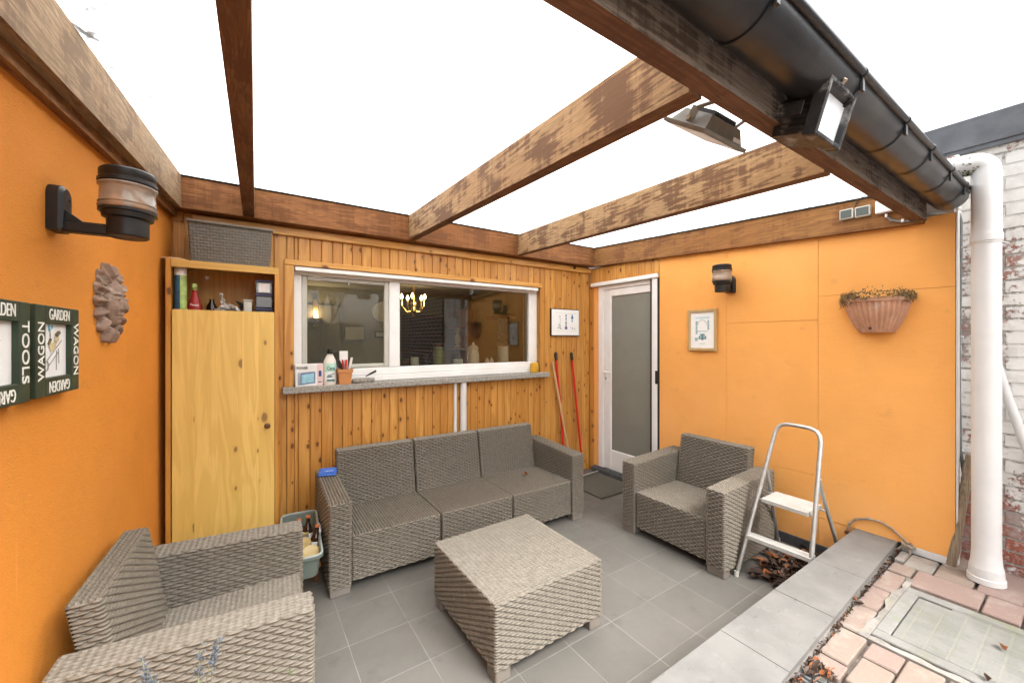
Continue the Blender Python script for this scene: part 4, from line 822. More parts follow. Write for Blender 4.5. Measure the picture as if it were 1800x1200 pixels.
V2 = []; [V2.extend(vs(*p)) for p in lv]; mb.add(V2, [(0, 3, 2, 1)]+[(i*4+k, i*4+(k+1) % 4, i*4+4+(k+1) % 4, i*4+4+k) for i in range(6) for k in range(4)]+[(24, 25, 26, 27)]); part('pot', mb, M['terrac'], t)
def tool(name, pts, rad, mt, lab, cat='hand tool', seg=10, flat=1.):
    mb = MB(); mb.tube(pts, rad, seg); yy = sum(p[1] for p in pts)/len(pts); mb.v = [Vector((v.x, yy+(v.y-yy)*flat, v.z)) for v in mb.v]; return solo(name, mb, mt, lab, cat)
def T(u, v, y=y0): return ony(u, v, y)
zb_ = t0+.02; G = 'hand tools standing in the terracotta pot'
def ht(name, u0, u1, v1, rad, mt, lab, y): p = T(u0, 650, y); e = T(u1, v1, y); bt = Vector((p.x+(p.x-e.x)*.3, y, zb_)); tool(name, [bt, Vector((p.x, y, zt_)), (p+e)/2+Vector((0, 0, .005)), e], [rad*.55, rad*.7, rad, rad*.8], mt, lab, 'hand tool', flat=.7)
ht('trowel_handle', 601, 595, 633, .013, M['black'], 'thick black tool grip leaning left in the terracotta pot', y0-.01)
ht('thin_tool', 600, 592.5, 641, .006, M['inkd'], 'thin dark tool handle at the left edge of the terracotta pot', y0+.016)
ht('pliers_handle', 603.5, 602, 632, .0085, M['red'], 'left red pliers grip in the terracotta pot', y0+.008)
ht('pliers_handle', 607.5, 609, 632, .0085, M['red'], 'right red pliers grip in the terracotta pot', y0-.004)
ht('snips_handle', 606, 606.5, 632, .007, M['toolgrip'], 'grey tool grip between the two red pliers grips', y0+.022)
ht('shears_handle', 614, 618.5, 628, .011, M['bottle'], 'long cream shears grip leaning right in the terracotta pot', y0+.004)
ht('dark_tool', 612, 614.5, 630, .008, M['inkd'], 'dark grip just left of the cream shears grip', y0+.022)
y0 = 3.41; a = ony(597, 617, y0); b = ony(611.5, 617, y0); mb = MB(); mb.box(a.x, b.x, y0, y0+.022, t0, a.z, .002); solo('white_carton', mb, M['pbox'], 'plain narrow white carton standing behind the terracotta pot', 'box')
y0 = 3.362; a = ony(618, 666, y0); b = ony(658.5, 663, y0); cx = (a.x+b.x)/2; r_ = (b.x-a.x)/2
t = thing('stone_dish', 'low grey stone dish on the sill with a small black brush in it', 'dish', (cx, y0, t0))
mb = MB(); mb.M = Matrix.Translation((cx, y0, t0)) @ Matrix.Diagonal((1, .55, 1, 1)); mb.lathe([(r_*.82, 0), (r_*.98, .012), (r_, .028), (r_*.94, .036), (r_*.7, .034), (r_*.4, .037), (0, .036)], seg=30, wob=lambda a_, z: 1+.012*math.sin(a_*17)); part('bowl', mb, M['cstone'], t)
p = ony(643, 661, y0-.01); e = ony(661, 651.5, y0-.01); tool('black_brush', [p, p+(e-p)*.2, (p+e)/2, e], [.004, .0055, .0085, .009], M['black'], 'small black handled brush resting on the stone dish', 'brush')
p = ony(940, 643, 3.36); mb = MB(); mb.M = Matrix.Translation((p.x, 3.365, t0)); mb.lathe([(.035, 0), (.048, .01), (.053, .035), (.051, .075), (.044, .1), (.03, .108), (0, .109)], seg=24, wob=lambda a_, z: 1+.04*math.sin(3*a_)+.02*math.sin(7*a_+z*60)); mb.M = None; mb.v = [Vector((v.x, 3.365+(v.y-3.365)*.62, v.z)) for v in mb.v]; solo('sponge', mb, M['sponge'], 'yellow sponge standing at the right end of the sill', 'sponge')
# pipes and handles on the timber wall
for u0, u1, lab in ((797.5, 803, 'thin white pipe running down the timber wall below the sill'), (808, 818.5, 'thicker white pipe beside the thin one, below the sill')):
    a, b = ony(u0, 700, YB-.02).x, ony(u1, 700, YB-.02).x; mb = MB(); mb.tube([((a+b)/2, YB-.001-(b-a)/2, .0), ((a+b)/2, YB-.001-(b-a)/2, .6), ((a+b)/2, YB-.001-(b-a)/2, 1.118)], (b-a)/2, 14); solo('wall_pipe', mb, M['pvc'], lab, 'pipe', 'white pipes below the window sill')
def pole(name, u0, v0, u1, v1, ytop, ybot, rad, mts, lab, grip=None):
    a = ony(u0, v0, ytop); d = ony(u1, v1, (ytop+ybot)/2)
    k = (d.z-0)/(a.z-d.z); ft = Vector((d.x+(d.x-a.x)*k, ybot, .0)); mid = d
    t = thing(name, lab, 'broom handle', (ft.x, ft.y, 0), 0, 'long handles leaning in the corner')
    mb = MB(); mb.tube([ft, (ft+a)/2, a], rad, 12); part('shaft', mb, mts, t)
    if grip: mb = MB(); g = a+(ft-a)*.055; mb.tube([g, a, a+(a-ft).normalized()*.012], [rad*1.25, rad*1.3, rad*.9], 12); part('grip', mb, M['black'], t)
pole('broom_handle', 977, 621, 988, 779, 3.365, 3.27, .0125, M['red'], 'left red handle with a dark tip, half behind the plain wooden one', True)
pole('broom_handle', 1004.5, 621, 1018, 790, 3.365, 3.27, .0125, M['red'], 'right red handle with a dark tip, nearest the door', True)
pole('broom_handle', 971, 636, 994.5, 781, 3.35, 3.235, .013, M['handle'], 'plain bare wooden handle crossing in front of the left red one')
# print on the timber wall
y0 = YB-.022; A = ony(968.5, 541, y0); Bq = ony(1018, 591, y0); cx = (A.x+Bq.x)/2; cz = (A.z+Bq.z)/2; hw = (Bq.x-A.x)/2; hh = (A.z-Bq.z)/2-.004
t = thing('framed_print', 'white print of three small blue motifs in a thin dark frame on the timber wall', 'picture', (cx, YB, cz))
mb = MB(); mb.box(cx-hw, cx+hw, y0, YB-.001, cz-hh, cz+hh, .002); part('frame', mb, M['darkfr'], t)
mb = MB(); mb.box(cx-hw+.010, cx+hw-.005, y0-.001, y0-.0002, cz-hh+.008, cz+hh-.008); part('sheet', mb, M['paper'], t)
mb = MB(); fx = lambda s: cx+s*hw*2-hw; fz = lambda s: cz+hh-s*hh*2
def dab(x, z, a, b): mb.box(fx(x)-a, fx(x)+a, y0-.0016, y0-.0012, fz(z)-b, fz(z)+b)
mb.m = 0
for z, a in ((.22, .006), (.26, .010), (.33, .008), (.38, .010), (.46, .009), (.52, .013), (.58, .011), (.65, .016), (.70, .018), (.73, .02)): dab(.52, z, a, .006)
mb.m = 1
for z, a in ((.22, .007), (.27, .012), (.31, .016), (.35, .015), (.44, .012), (.72, .004)): dab(.74, z, a, .0075)
mb.m = 2
for z, x, a in ((.28, .30, .010), (.36, .31, .006), (.42, .32, .004), (.5, .31, .006), (.58, .29, .014), (.64, .30, .018), (.70, .28, .024), (.73, .34, .01), (.68, .68, .004), (.70, .76, .007), (.73, .83, .008)): dab(x, z, a, .005)
mb.m = 2
for z in (.17, .80): mb.box(fx(.16), fx(.9), y0-.0016, y0-.0012, fz(z)-.0008, fz(z)+.0008)
part('motifs', mb, [M['navy'], M['blueink'], M['ink']], t)
# ---------------------------------------------------------------- bin of bottles beside the sofa
ZB = .205; C0 = Vector((.272, 2.745, ZB)); RZ = R(-4.5); CM = Matrix.Translation(C0) @ Matrix.Rotation(RZ, 4, 'Z')
t = thing('low_stool', 'low dark wooden stool holding the bottle bin between cupboard and sofa', 'stool', (.28, 2.80, 0), RZ)
mb = MB(); mb.box(-.09, .10, -.22, .28, .178, .2045, .004); part('stool_top', mb, M['brown'], t, False)
for sx in (-.075, .085):
    for sy in (-.02, .25): mb = MB(); mb.box(sx-.015, sx+.015, sy-.015, sy+.015, 0, .1775, .002); part('leg', mb, M['brown'], t, False)
t = thing('plastic_bin', 'grey green plastic tray full of bottles and jars between the cupboard and sofa', 'tray', C0, RZ)
bw, bd_, bh = .098, .325, .125
def rr(w, d, r, n=5):
    o = []
    for sx, sy, a0 in ((1, 1, 0), (-1, 1, PI/2), (-1, -1, PI), (1, -1, 1.5*PI)):
        for k in range(n+1): a_ = a0+PI/2*k/n; o.append((sx*(w-r)+r*math.cos(a_), sy*(d-r)+r*math.sin(a_)))
    return o
mb = MB(); L_ = [(bw*.85, bd_*.93, 0), (bw, bd_, bh), (bw+.012, bd_+.012, bh+.002), (bw+.012, bd_+.012, bh-.014), (bw-.004, bd_-.004, bh-.002), (bw*.85-.004, bd_*.93-.004, .006)]
order = [(0, 1), (1, 2), (2, 3), (1, 4), (4, 5)]; V2 = []; n_ = 24
for w_, d_, z_ in L_: V2 += [(p[0], p[1], z_) for p in rr(w_, d_, .04)]
mb.add(V2, [(i*n_+k, i*n_+(k+1) % n_, j*n_+(k+1) % n_, j*n_+k) for i, j in order for k in range(n_)]+[tuple(range(n_)), tuple(5*n_+k for k in range(n_))]); part('tub', mb, M['bin'], t, False)
mb = MB(); mb.tube([(p[0], p[1], bh+.002) for p in rr(bw+.006, bd_+.006, .044)], .0065, 8, closed=True); part('rim', mb, M['bind'], t, False)
mb = MB(); mb.tube([(bw+.008, -.06, bh+.004), (bw+.012, -.03, bh+.008), (bw+.012, .05, bh+.008), (bw+.008, .08, bh+.004)], .006, 8); part('handle', mb, M['white'], t, False)
def bottle(x, y, tilt, az, h, r, lab, cap='orangecap'):
    Mx = Matrix.Translation((x, y, ZB+.008)) @ Matrix.Rotation(az, 4, 'Z') @ Matrix.Rotation(tilt, 4, 'Y')
    t = thing('beer_bottle', lab, 'bottle', (x, y, ZB+.008), 0, 'brown bottles in the bin'); mb = MB(); mb.M = Mx
    mb.lathe([(r*.9, 0), (r, .006), (r, h*.55), (r*.8, h*.66), (r*.42, h*.78), (r*.40, h*.95)], seg=18); part('glass', mb, M['brownglass'], t)
    mb = MB(); mb.M = Mx; mb.lathe([(r*.5, h*.94), (r*.5, h*.985), (r*.42, h), (0, h)], seg=16); part('cap', mb, M[cap], t)
    mb = MB(); mb.M = Mx; mb.lathe([(r*1.015, h*.25), (r*1.015, h*.5)], seg=18); part('label', mb, M['pbox'], t)
p = onz(540, 922, .36); bottle(p.x, p.y-.005, R(5), 1.2, .20, .028, 'brown bottle with an orange cap at the back of the tray')
p = onz(555, 938, .34); bottle(p.x-.012, p.y, R(7), .2, .18, .028, 'brown bottle with a reddish cap by the right rim of the tray')
p = onz(531, 926, .34); bottle(p.x, p.y, R(6), 2.6, .18, .028, 'brown bottle at the back left of the tray')
def jar(x, y, z, tilt, az, r, h, lab):
    Mx = Matrix.Translation((x, y, z)) @ Matrix.Rotation(az, 4, 'Z') @ Matrix.Rotation(tilt, 4, 'Y')
    t = thing('glass_jar', lab, 'jar', (x, y, z), 0, 'lidded jars in the bin'); mb = MB(); mb.M = Mx; mb.lathe([(r*.9, 0), (r*.96, .008), (r*.96, h-.014), (r*.8, h-.008)], seg=24); part('jar_body', mb, M['jarclear'], t)
    mb = MB(); mb.M = Mx; mb.lathe([(r, h-.013), (r, h), (r*.93, h+.003), (r*.85, h+.001), (0, h+.001)], seg=28); part('lid', mb, M['gold'], t)
p = onz(547, 968, .30); jar(p.x, p.y+.03, ZB+.008, R(26), 4.6, .047, .10, 'jar with a tan gold lid at the near end of the tray')
p = onz(535.5, 957, .30); jar(p.x, p.y+.03, ZB+.008, R(18), 4.3, .048, .105, 'jar with a cream gold lid just behind the near tan lidded jar')
p = onz(533, 940, .31); jar(p.x, p.y, ZB+.008, R(8), 1., .030, .11, 'slim jar with a pale lid between the two larger jars and the bottles')
# ---------------------------------------------------------------- mat and rod by the door
a = [onz(*q, 0) for q in ((1012, 842), (1044, 832), (1100, 858), (1060, 876))]
mb = MB(); m0, m1, m2_, m3 = Vector((2.82, 3.02, 0)), Vector((3.22, 3.20, 0)), Vector((3.312, 2.80, 0)), Vector((2.90, 2.63, 0))
mb = MB(); mb.prism([(2.80, 2.66), (3.305, 2.66), (3.305, 3.24), (2.80, 3.24)], .001, .014); solo('doormat', mb, M['mat'], 'dull olive brown coir doormat on the tiles before the white door', 'doormat')
p0, p1 = onz(1024, 836, .03), onz(1049, 828, .03); mb = MB(); mb.tube([p0+(p0-p1)*.5, p0, p1], .009, 10); mb.tube([p1, p1+(p1-p0).normalized()*.015], .011, 10); solo('metal_rod', mb, M['rod'], 'short grey metal rod lying on the floor at the door step', 'rod')
# ---------------------------------------------------------------- step ladder
def ip(p): return Vector(p)
FL, FR, TL, TR = Vector((2.617, 1.322, 0)), Vector((2.655, .945, 0)), Vector((2.925, 1.225, .90)), Vector((2.875, .955, .90))
RL, RRt = Vector((3.325, 1.372, 0)), Vector((3.275, .957, 0))
t = thing('step_ladder', 'dull aluminium two step folding ladder with a hooped handle beside the armchair', 'step ladder', (2.95, 1.15, 0))
mb = MB(); dL = (TL-FL).normalized(); dR = (TR-FR).normalized(); top = []
tl = TL+dL*.02; trr = TR+dR*.02; upv = ((dL+dR)/2).normalized()
for k in range(9): s = k/8; a_ = PI*s; 
pts = [FL, FL+(TL-FL)*.5, TL]
mid = [TL+dL*.035+(TR-TL)*.03, TL+dL*.058+(TR-TL)*.10, TL+dL*.070+(TR-TL)*.22, TL+dL*.072+(TR-TL)*.5, TR+dR*.070+(TL-TR)*.22, TR+dR*.058+(TL-TR)*.10, TR+dR*.035+(TL-TR)*.03]
mb.tube(pts+mid+[TR, FR+(TR-FR)*.5, FR], .0125, 12); part('front_frame', mb, M['alu'], t, sharp=60)
HL, HR = FL+(TL-FL)*.74, FR+(TR-FR)*.74
for h_, f_ in ((HL, RL), (HR, RRt)):
    mb = MB(); s_ = h_+Vector((.022, 0, .0)); mb.tube([h_, s_+Vector((0, 0, .02)), s_+(f_-s_)*.12, f_], [.008, .011, .0115, .0115], 10); part('rear_leg', mb, M['alu'], t, sharp=60)
def stepb(s, d, mt, w0=.012):
    zl = FL+(TL-FL)*s; zr_ = FR+(TR-FR)*s; z_ = (zl.z+zr_.z)/2; mb = MB(); i0 = (zr_-zl).normalized()
    a, b = zl+i0*w0, zr_-i0*w0; vs = []
    for p, q in ((a, 0), (b, 0), (b, 1), (a, 1)): vs.append(Vector((p.x+(d if q else -.02), p.y, z_)))
    vs = vs+[v-Vector((0, 0, .022)) for v in vs]; mb.conv([tuple(v) for v in vs], [(0,1,2,3),(4,5,6,7),(0,1,5,4),(1,2,6,5),(2,3,7,6),(3,0,4,7)]); return mb, z_, zl, zr_
mb, z_, zl, zr_ = stepb(.285, .05, None, -.002); part('lower_step', mb, M['alus'], t)
mb, z_, zl, zr_ = stepb(.548, .19, None, .03); part('upper_step', mb, M['alus'], t)
mb = MB(); mb.tube([zl+Vector((.01, 0, -.018)), zr_+Vector((.01, 0, -.018))], .0075, 8); rl_ = RL+(HL-RL)*(z_/HL.z); rr_ = RRt+(HR-RRt)*(z_/HR.z); mb.tube([rl_+Vector((0, 0, -.02)), rr_+Vector((0, 0, -.02))], .0075, 8); part('step_bar', mb, M['alu'], t)
for f_ in (FL, FR, RL, RRt): mb = MB(); d_ = ((TL if f_ in (FL, FR) else HL)-f_).normalized(); mb.tube([f_, f_+Vector((0, 0, .02))+(d_*.012)], .0145, 10); part('rubber_foot', mb, M['shade'], t)
# leaves
random.seed(21)
mb = MB()
for k in range(430):
    x = random.gauss(2.97, .16); y = random.gauss(1.09, .085)
    if y < .945 or y > 1.33 or x > 3.33 or x < 2.66: continue
    d_ = math.exp(-((x-2.98)/.2)**2-((y-1.06)/.13)**2); mb.m = 1 if random.random() < .07 else 0
    mb.leaf((x, y, .012+random.random()*.06*d_), random.uniform(.05, .11), random.uniform(.035, .065), random.uniform(0, 6.3), random.uniform(-.35, .35), random.uniform(-.45, .45), .35)
solo('leaf_pile', mb, [M['leafb'], M['leafo']], 'heap of damp brown leaves on the floor under the step ladder', 'leaf pile', kind='stuff')
mb = MB()
for k in range(150):
    x = random.uniform(1.55, 3.34); y = fy(x)-.004-abs(random.gauss(0, .008)); mb.m = random.choice((0,)*9+(1, 2))
    if mb.m == 2 and not 2.15 < x < 2.55: mb.m = 0
    mb.leaf((x, y, .228+random.random()*.014), random.uniform(.010, .028), random.uniform(.006, .015), random.uniform(0, 6.3), random.uniform(-.5, .5), random.uniform(-.7, .7), .5)
for k in range(140):
    x = random.uniform(1.35, 1.9); y = random.uniform(.565, .665); mb.m = random.choice((0, 0, 1)); mb.leaf((x, y, .226+random.random()*.012), random.uniform(.02, .055), random.uniform(.006, .018), random.uniform(-.6, .6), random.uniform(-.4, .4), random.uniform(-.5, .5), .5)
solo('leaf_litter', mb, [M['leafb'], M['leafo'], M['moss']], 'thin line of dead leaves and moss along the foot of the low wall', 'leaf litter', kind='stuff')
def oneleaf(u, v, z, L, mt, lab, az=.5): p = onz(u, v, z); mb = MB(); mb.leaf((p.x, p.y, z+.008), L, L*.6, az, .15, .1, .5); solo('dry_leaf', mb, mt, lab, 'leaf')
oneleaf(1762, 1141, .229, .045, M['leafo'], 'single tan leaf lying on the mossy inspection cover lid')
oneleaf(1497, 1054, .24, .05, M['leafo'], 'bright orange leaf against the foot of the low wall', 1.2)
oneleaf(1510, 1064, .228, .05, M['leafb'], 'pointed brown leaf just beside the bright orange leaf', 2.4)
oneleaf(1735, 1196, .228, .04, M['leafb'], 'dark curled leaf at the near edge of the inspection cover frame', .2)
# ---------------------------------------------------------------- old cable hoop and knot by the low wall
pts = [onx(u, v, W-.012) for u, v in ((1489, 931), (1494, 919), (1504, 912), (1526, 911), (1549, 917), (1567, 928), (1582, 941), (1594, 952))]
t = thing('old_cable', 'stiff old cable hooped over the end of the low wall, knotted at its foot', 'cable', (W-.02, .8, .26)); mb = MB(); mb.tube(pts, .0065, 8); part('cable', mb, M['cable'], t)
mb = MB(); random.seed(4); e = pts[-1]
for k in range(9): a0 = random.uniform(0, 6.3); mb.tube([e+Vector((-.012+.02*math.cos(a0+j*.9), .022*math.sin(a0+j*.9)-.006*k*.4, -.002*k-.010*j*.4+random.uniform(-.004, .004))) for j in range(6)], .0045, 6)
mb.tube([e+Vector((-.01, -.005, -.01)), e+Vector((-.02, -.018, -.04)), e+Vector((-.03, -.02, -.062))], .006, 6); mb.tube([e+Vector((-.01, .01, -.02)), e+Vector((-.02, .03, -.045)), e+Vector((-.03, .05, -.062))], .006, 6); part('knot', mb, M['cable'], t)
for k in (1, 3): mb = MB(); mb.tube([pts[k]+Vector((0, -.004, 0)), pts[k]+Vector((0, .004, .001))], .011, 8); part('clip', mb, M['pale'], t)
mb = MB(); mb.blob(tuple(pts[0]+Vector((-.006, 0, -.012))), .014, 8, 6, .3); part('cable_end', mb, M['brown'], t)
# ---------------------------------------------------------------- downpipe, stake, conduit
PX, PY = 3.295, .357; zt_ = 2.47
t = thing('downpipe', 'fat white plastic drainpipe with an elbow and flared foot beside the brick wall', 'drainpipe', (PX, PY, .225)); pr = .054
mb = MB(); mb.M = Matrix.Translation((PX, PY, .226)); mb.lathe([(pr*1.18, .075), (pr*1.22, .03), (pr*1.3, .028), (pr*1.32, 0)], seg=36); mb.lathe([(pr*1.0, .16), (pr*1.07, .10), (pr*1.18, .0755)], seg=36); part('foot_collar', mb, M['pvc'], t)
mb = MB(); mb.tube([(PX, PY, .26), (PX, PY, 1.2), (PX, PY, 2.06)], pr, 36); part('pipe', mb, M['pvc'], t, sharp=60)
mb = MB(); d_ = Vector((-.25, .97, 0)).normalized(); Rb = .052; pts = [Vector((PX, PY, 2.06)), Vector((PX, PY, zt_-Rb))]
for k in range(1, 9): a_ = PI/2*k/8; pts.append(Vector((PX, PY, zt_-Rb))+d_*(Rb*(1-math.cos(a_)))+Vector((0, 0, Rb*math.sin(a_))))
pts.append(pts[-1]+d_*.20); mb.tube(pts, [pr*1.03]*2+[pr*1.0]*9, 28); mb.tube([(PX, PY, 2.045), (PX, PY, 2.08)], pr*1.11, 36); part('elbow', mb, M['pvc'], t, sharp=60)
mb = MB(); random.seed(9)
for k in range(240): s_ = random.random(); p = pts[-2]+d_*(s_*.2-.02); a_ = random.gauss(-PI/2, .7); side = Vector((d_.y, -d_.x, 0)); mb.leaf(tuple(p+side*(math.cos(a_)*pr*1.06)*-1+Vector((0, 0, math.sin(a_)*pr*1.06))), .012, .008, random.uniform(0, 6), random.uniform(-1, 1), random.uniform(-1, 1))
part('moss', mb, M['moss'], t)
mb = MB(); zc = onx(1735, 424, PX).z
mb.tube([(PX+(pr+.003)*math.cos(a_), PY+(pr+.003)*math.sin(a_), zc) for a_ in [2*PI*k/32 for k in range(32)]], .0035, 6, closed=True); mb.M = Matrix.Translation((PX, PY, zc)); mb.lathe([(pr+.002, -.012), (pr+.003, -.012), (pr+.003, .012), (pr+.002, .012)], seg=36); mb.M = None
mb.tube([(PX+pr*.7, PY-pr*.7, zc), (PX+.16, PY-.06, zc), (3.549, PY-.05, zc)], .005, 8); mb.tube([(PX-pr*.2, PY+pr, zc-.006), (PX+.02, PY+.09, zc-.012)], .004, 6); part('bracket', mb, M['pvc'], t)
p0 = onx(1752, 640, 3.50); p1 = onx(1768, 690, 3.50); p2 = onx(1806, 790, 3.50)
mb = MB(); k_ = (p2.z-.225)/(p1.z-p2.z); mb.tube([p0, p1, p2, p2+(p2-p1)*k_], .020, 16); solo('thin_pipe', mb, M['pvc'], 'thin pale pipe slanting down the brick wall at the right edge', 'pipe')
b0 = onz(1672, 992, .225); b1 = onx(1706, 800, 3.405)
t = thing('wooden_stake', 'short weathered wooden post leaning in the corner by the drainpipe', 'wooden post', b0); mb = MB(); n_ = 8; random.seed(2)
mb.tube([b0+(b1-b0)*(k/n_)+Vector((random.uniform(-.002, .002), random.uniform(-.002, .002), 0)) for k in range(n_+1)], [.023-.0005*k for k in range(n_+1)], 14); part('post', mb, M['stick'], t, sharp=50)
XC = 3.425
def cx_(u, v): return onx(u, v, XC)
t = thing('conduit', 'grey electrical conduit running down the brickwork beside the orange wall end', 'conduit', (XC, .45, .8))
pth = [(1640, 385), (1660, 376), (1676, 373), (1686, 377), (1689, 390), (1688.5, 440), (1687, 520), (1686, 600), (1686, 700), (1688, 790), (1694, 830)]
pp = [onx(1570, 386, W-.03), onx(1600, 386, W-.03), onx(1625, 378, W-.01)]+[cx_(*q) for q in pth[1:]]
mb = MB(); mb.tube(pp, .0085, 12); part('tube', mb, M['conduit'], t, sharp=60)
for v_ in (490, 592, 690, 790): p = cx_(1687, v_); mb = MB(); mb.box(p.x-.004, p.x+.03, p.y-.013, p.y+.013, p.z-.006, p.z+.006, .002); part('clip', mb, M['pvc'], t)
# switches, junction box and cable under the beam end
xf = W-.052
t = thing('outdoor_switch', 'pair of square dark faced outdoor switches on the side beam under the canopy', 'switch', onx(1503, 372, xf))
for u0, u1, v0, v1 in ((1474.5, 1500, 365, 388), (1501.5, 1530, 359, 384)):
    a = onx(u0, v0, xf-.03); b = onx(u1, v1, xf-.03); zz_ = [max(a.z, b.z), min(a.z, b.z)]; zm = (a.z+b.z)/2; hz = .033; ym = (a.y+b.y)/2; hy_ = abs(a.y-b.y)/2-.002
    mb = MB(); mb.box(xf-.03, xf+.002, ym-hy_, ym+hy_, zm-hz, zm+hz, .004); F2 = part('housing', mb, M['shade'], t); mb = MB(); mb.box(xf-.0325, xf-.0305, ym-hy_+.007, ym+hy_-.007, zm-hz+.007, zm+hz-.007, .001); part('rocker', mb, M['sensor'], F2)
p = onx(1558, 365, xf); t = thing('junction_box', 'white plastic junction box on the side beam behind the front beam end', 'junction box', p); mb = MB(); mb.box(xf-.038, xf+.002, p.y-.055, p.y+.045, p.z-.035, p.z+.045, .005); part('box', mb, M['white'], t)
mb = MB(); pts = [onx(u, v, xf-.012) for u, v in ((1557, 374), (1558, 380), (1566, 387), (1585, 390), (1610, 387), (1630, 380))]; mb.tube(pts, .006, 8); part('cable', mb, M['conduit'], t)
mb = MB(); pts = [onx(u, v, xf-.008) for u, v in ((1503, 364), (1508, 351), (1520, 345), (1540, 342))]; mb.tube(pts, .004, 8); part('wire', mb, M['inkd'], t)
for u, v in ((1558, 379), (1587, 388)): p = onx(u, v, xf-.014); mb = MB(); mb.box(p.x-.008, p.x+.01, p.y-.006, p.y+.006, p.z-.01, p.z+.01, .002); part('clip', mb, M['white'], t)
# ---------------------------------------------------------------- wall lamps
def walllamp(Mt, lab, d):
    t = thing('wall_lamp', lab, 'wall lamp', mat=Mt, group='black bulkhead wall lamps')
    mb = MB(); n_ = 10; pl = [(-.036, -.072), (.036, -.072), (.036, .036)]+[(.036*math.cos(PI*k/n_), .036+.036*math.sin(PI*k/n_)) for k in range(1, n_)]+[(-.036, .036)]
    V2 = [(x_, y_, z_) for x_ in (0., .026) for (y_, z_) in pl]+[(.036, y_*.8, z_*.86) for (y_, z_) in pl]; m_ = len(pl)
    mb.add(V2, [(i*m_+k, i*m_+(k+1) % m_, (i+1)*m_+(k+1) % m_, (i+1)*m_+k) for i in (0, 1) for k in range(m_)]+[tuple(range(2*m_, 3*m_))]); part('mount', mb, M['black'], t, False)
    for zz in (.03, -.01): mb = MB(); mb.tube([(.034, .012, zz), (.0375, .012, zz)], .004, 8); part('screw', mb, M['rubber'], t, False)
    mb = MB(); mb.box(.015, d-.02, -.019, .019, -.072, -.036, .005); mb.add([(.03, -.016, -.036), (.075, -.016, -.037), (.03, -.016, -.0)]+[(.03, .016, -.036), (.075, .016, -.037), (.03, .016, -.0)], [(0,1,2),(3,5,4),(1,4,5,2)]); part('arm', mb, M['black'], t, False)
    A = Matrix.Translation((d, 0, -.072))
    mb = MB(); mb.M = A; mb.lathe([(0, 0), (.048, 0), (.053, .004), (.053, .058), (.064, .062), (.066, .078), (.073, .08), (.073, .088), (.06, .089)], seg=40); part('holder', mb, M['black'], t, False)
    mb = MB(); mb.M = A; mb.lathe([(.070, .089), (.074, .093), (.074, .099), (.070, .101), (.070, .105), (.0735, .108), (.070, .112), (.0685, .155), (.070, .160), (.074, .163), (.074, .168), (.070, .171)], seg=40); part('glass', mb, M['clear'], t, False, sharp=60)
    mb = MB(); mb.M = A; mb.lathe([(.012, .089), (.012, .12), (.02, .125), (.024, .14), (.018, .155), (0, .16)], seg=16); part('bulb', mb, M['pvc'], t, False)
    mb = MB(); mb.M = A; mb.lathe([(.072, .1715), (.075, .174), (.075, .183), (.070, .186), (.070, .192), (.0715, .195), (.0705, .213), (.066, .218), (0, .224)], seg=40); part('cap', mb, M['black'], t, False)
walllamp(LM @ Matrix.Translation((.0, -1.562, 1.928)), 'large near black wall lamp with a ribbed glass on the left stucco wall', .178)
walllamp(Matrix.Translation((W, 1.735, 1.975)) @ Matrix.Rotation(PI, 4, 'Z'), 'far black wall lamp with a ribbed glass on the bright right wall', .15)
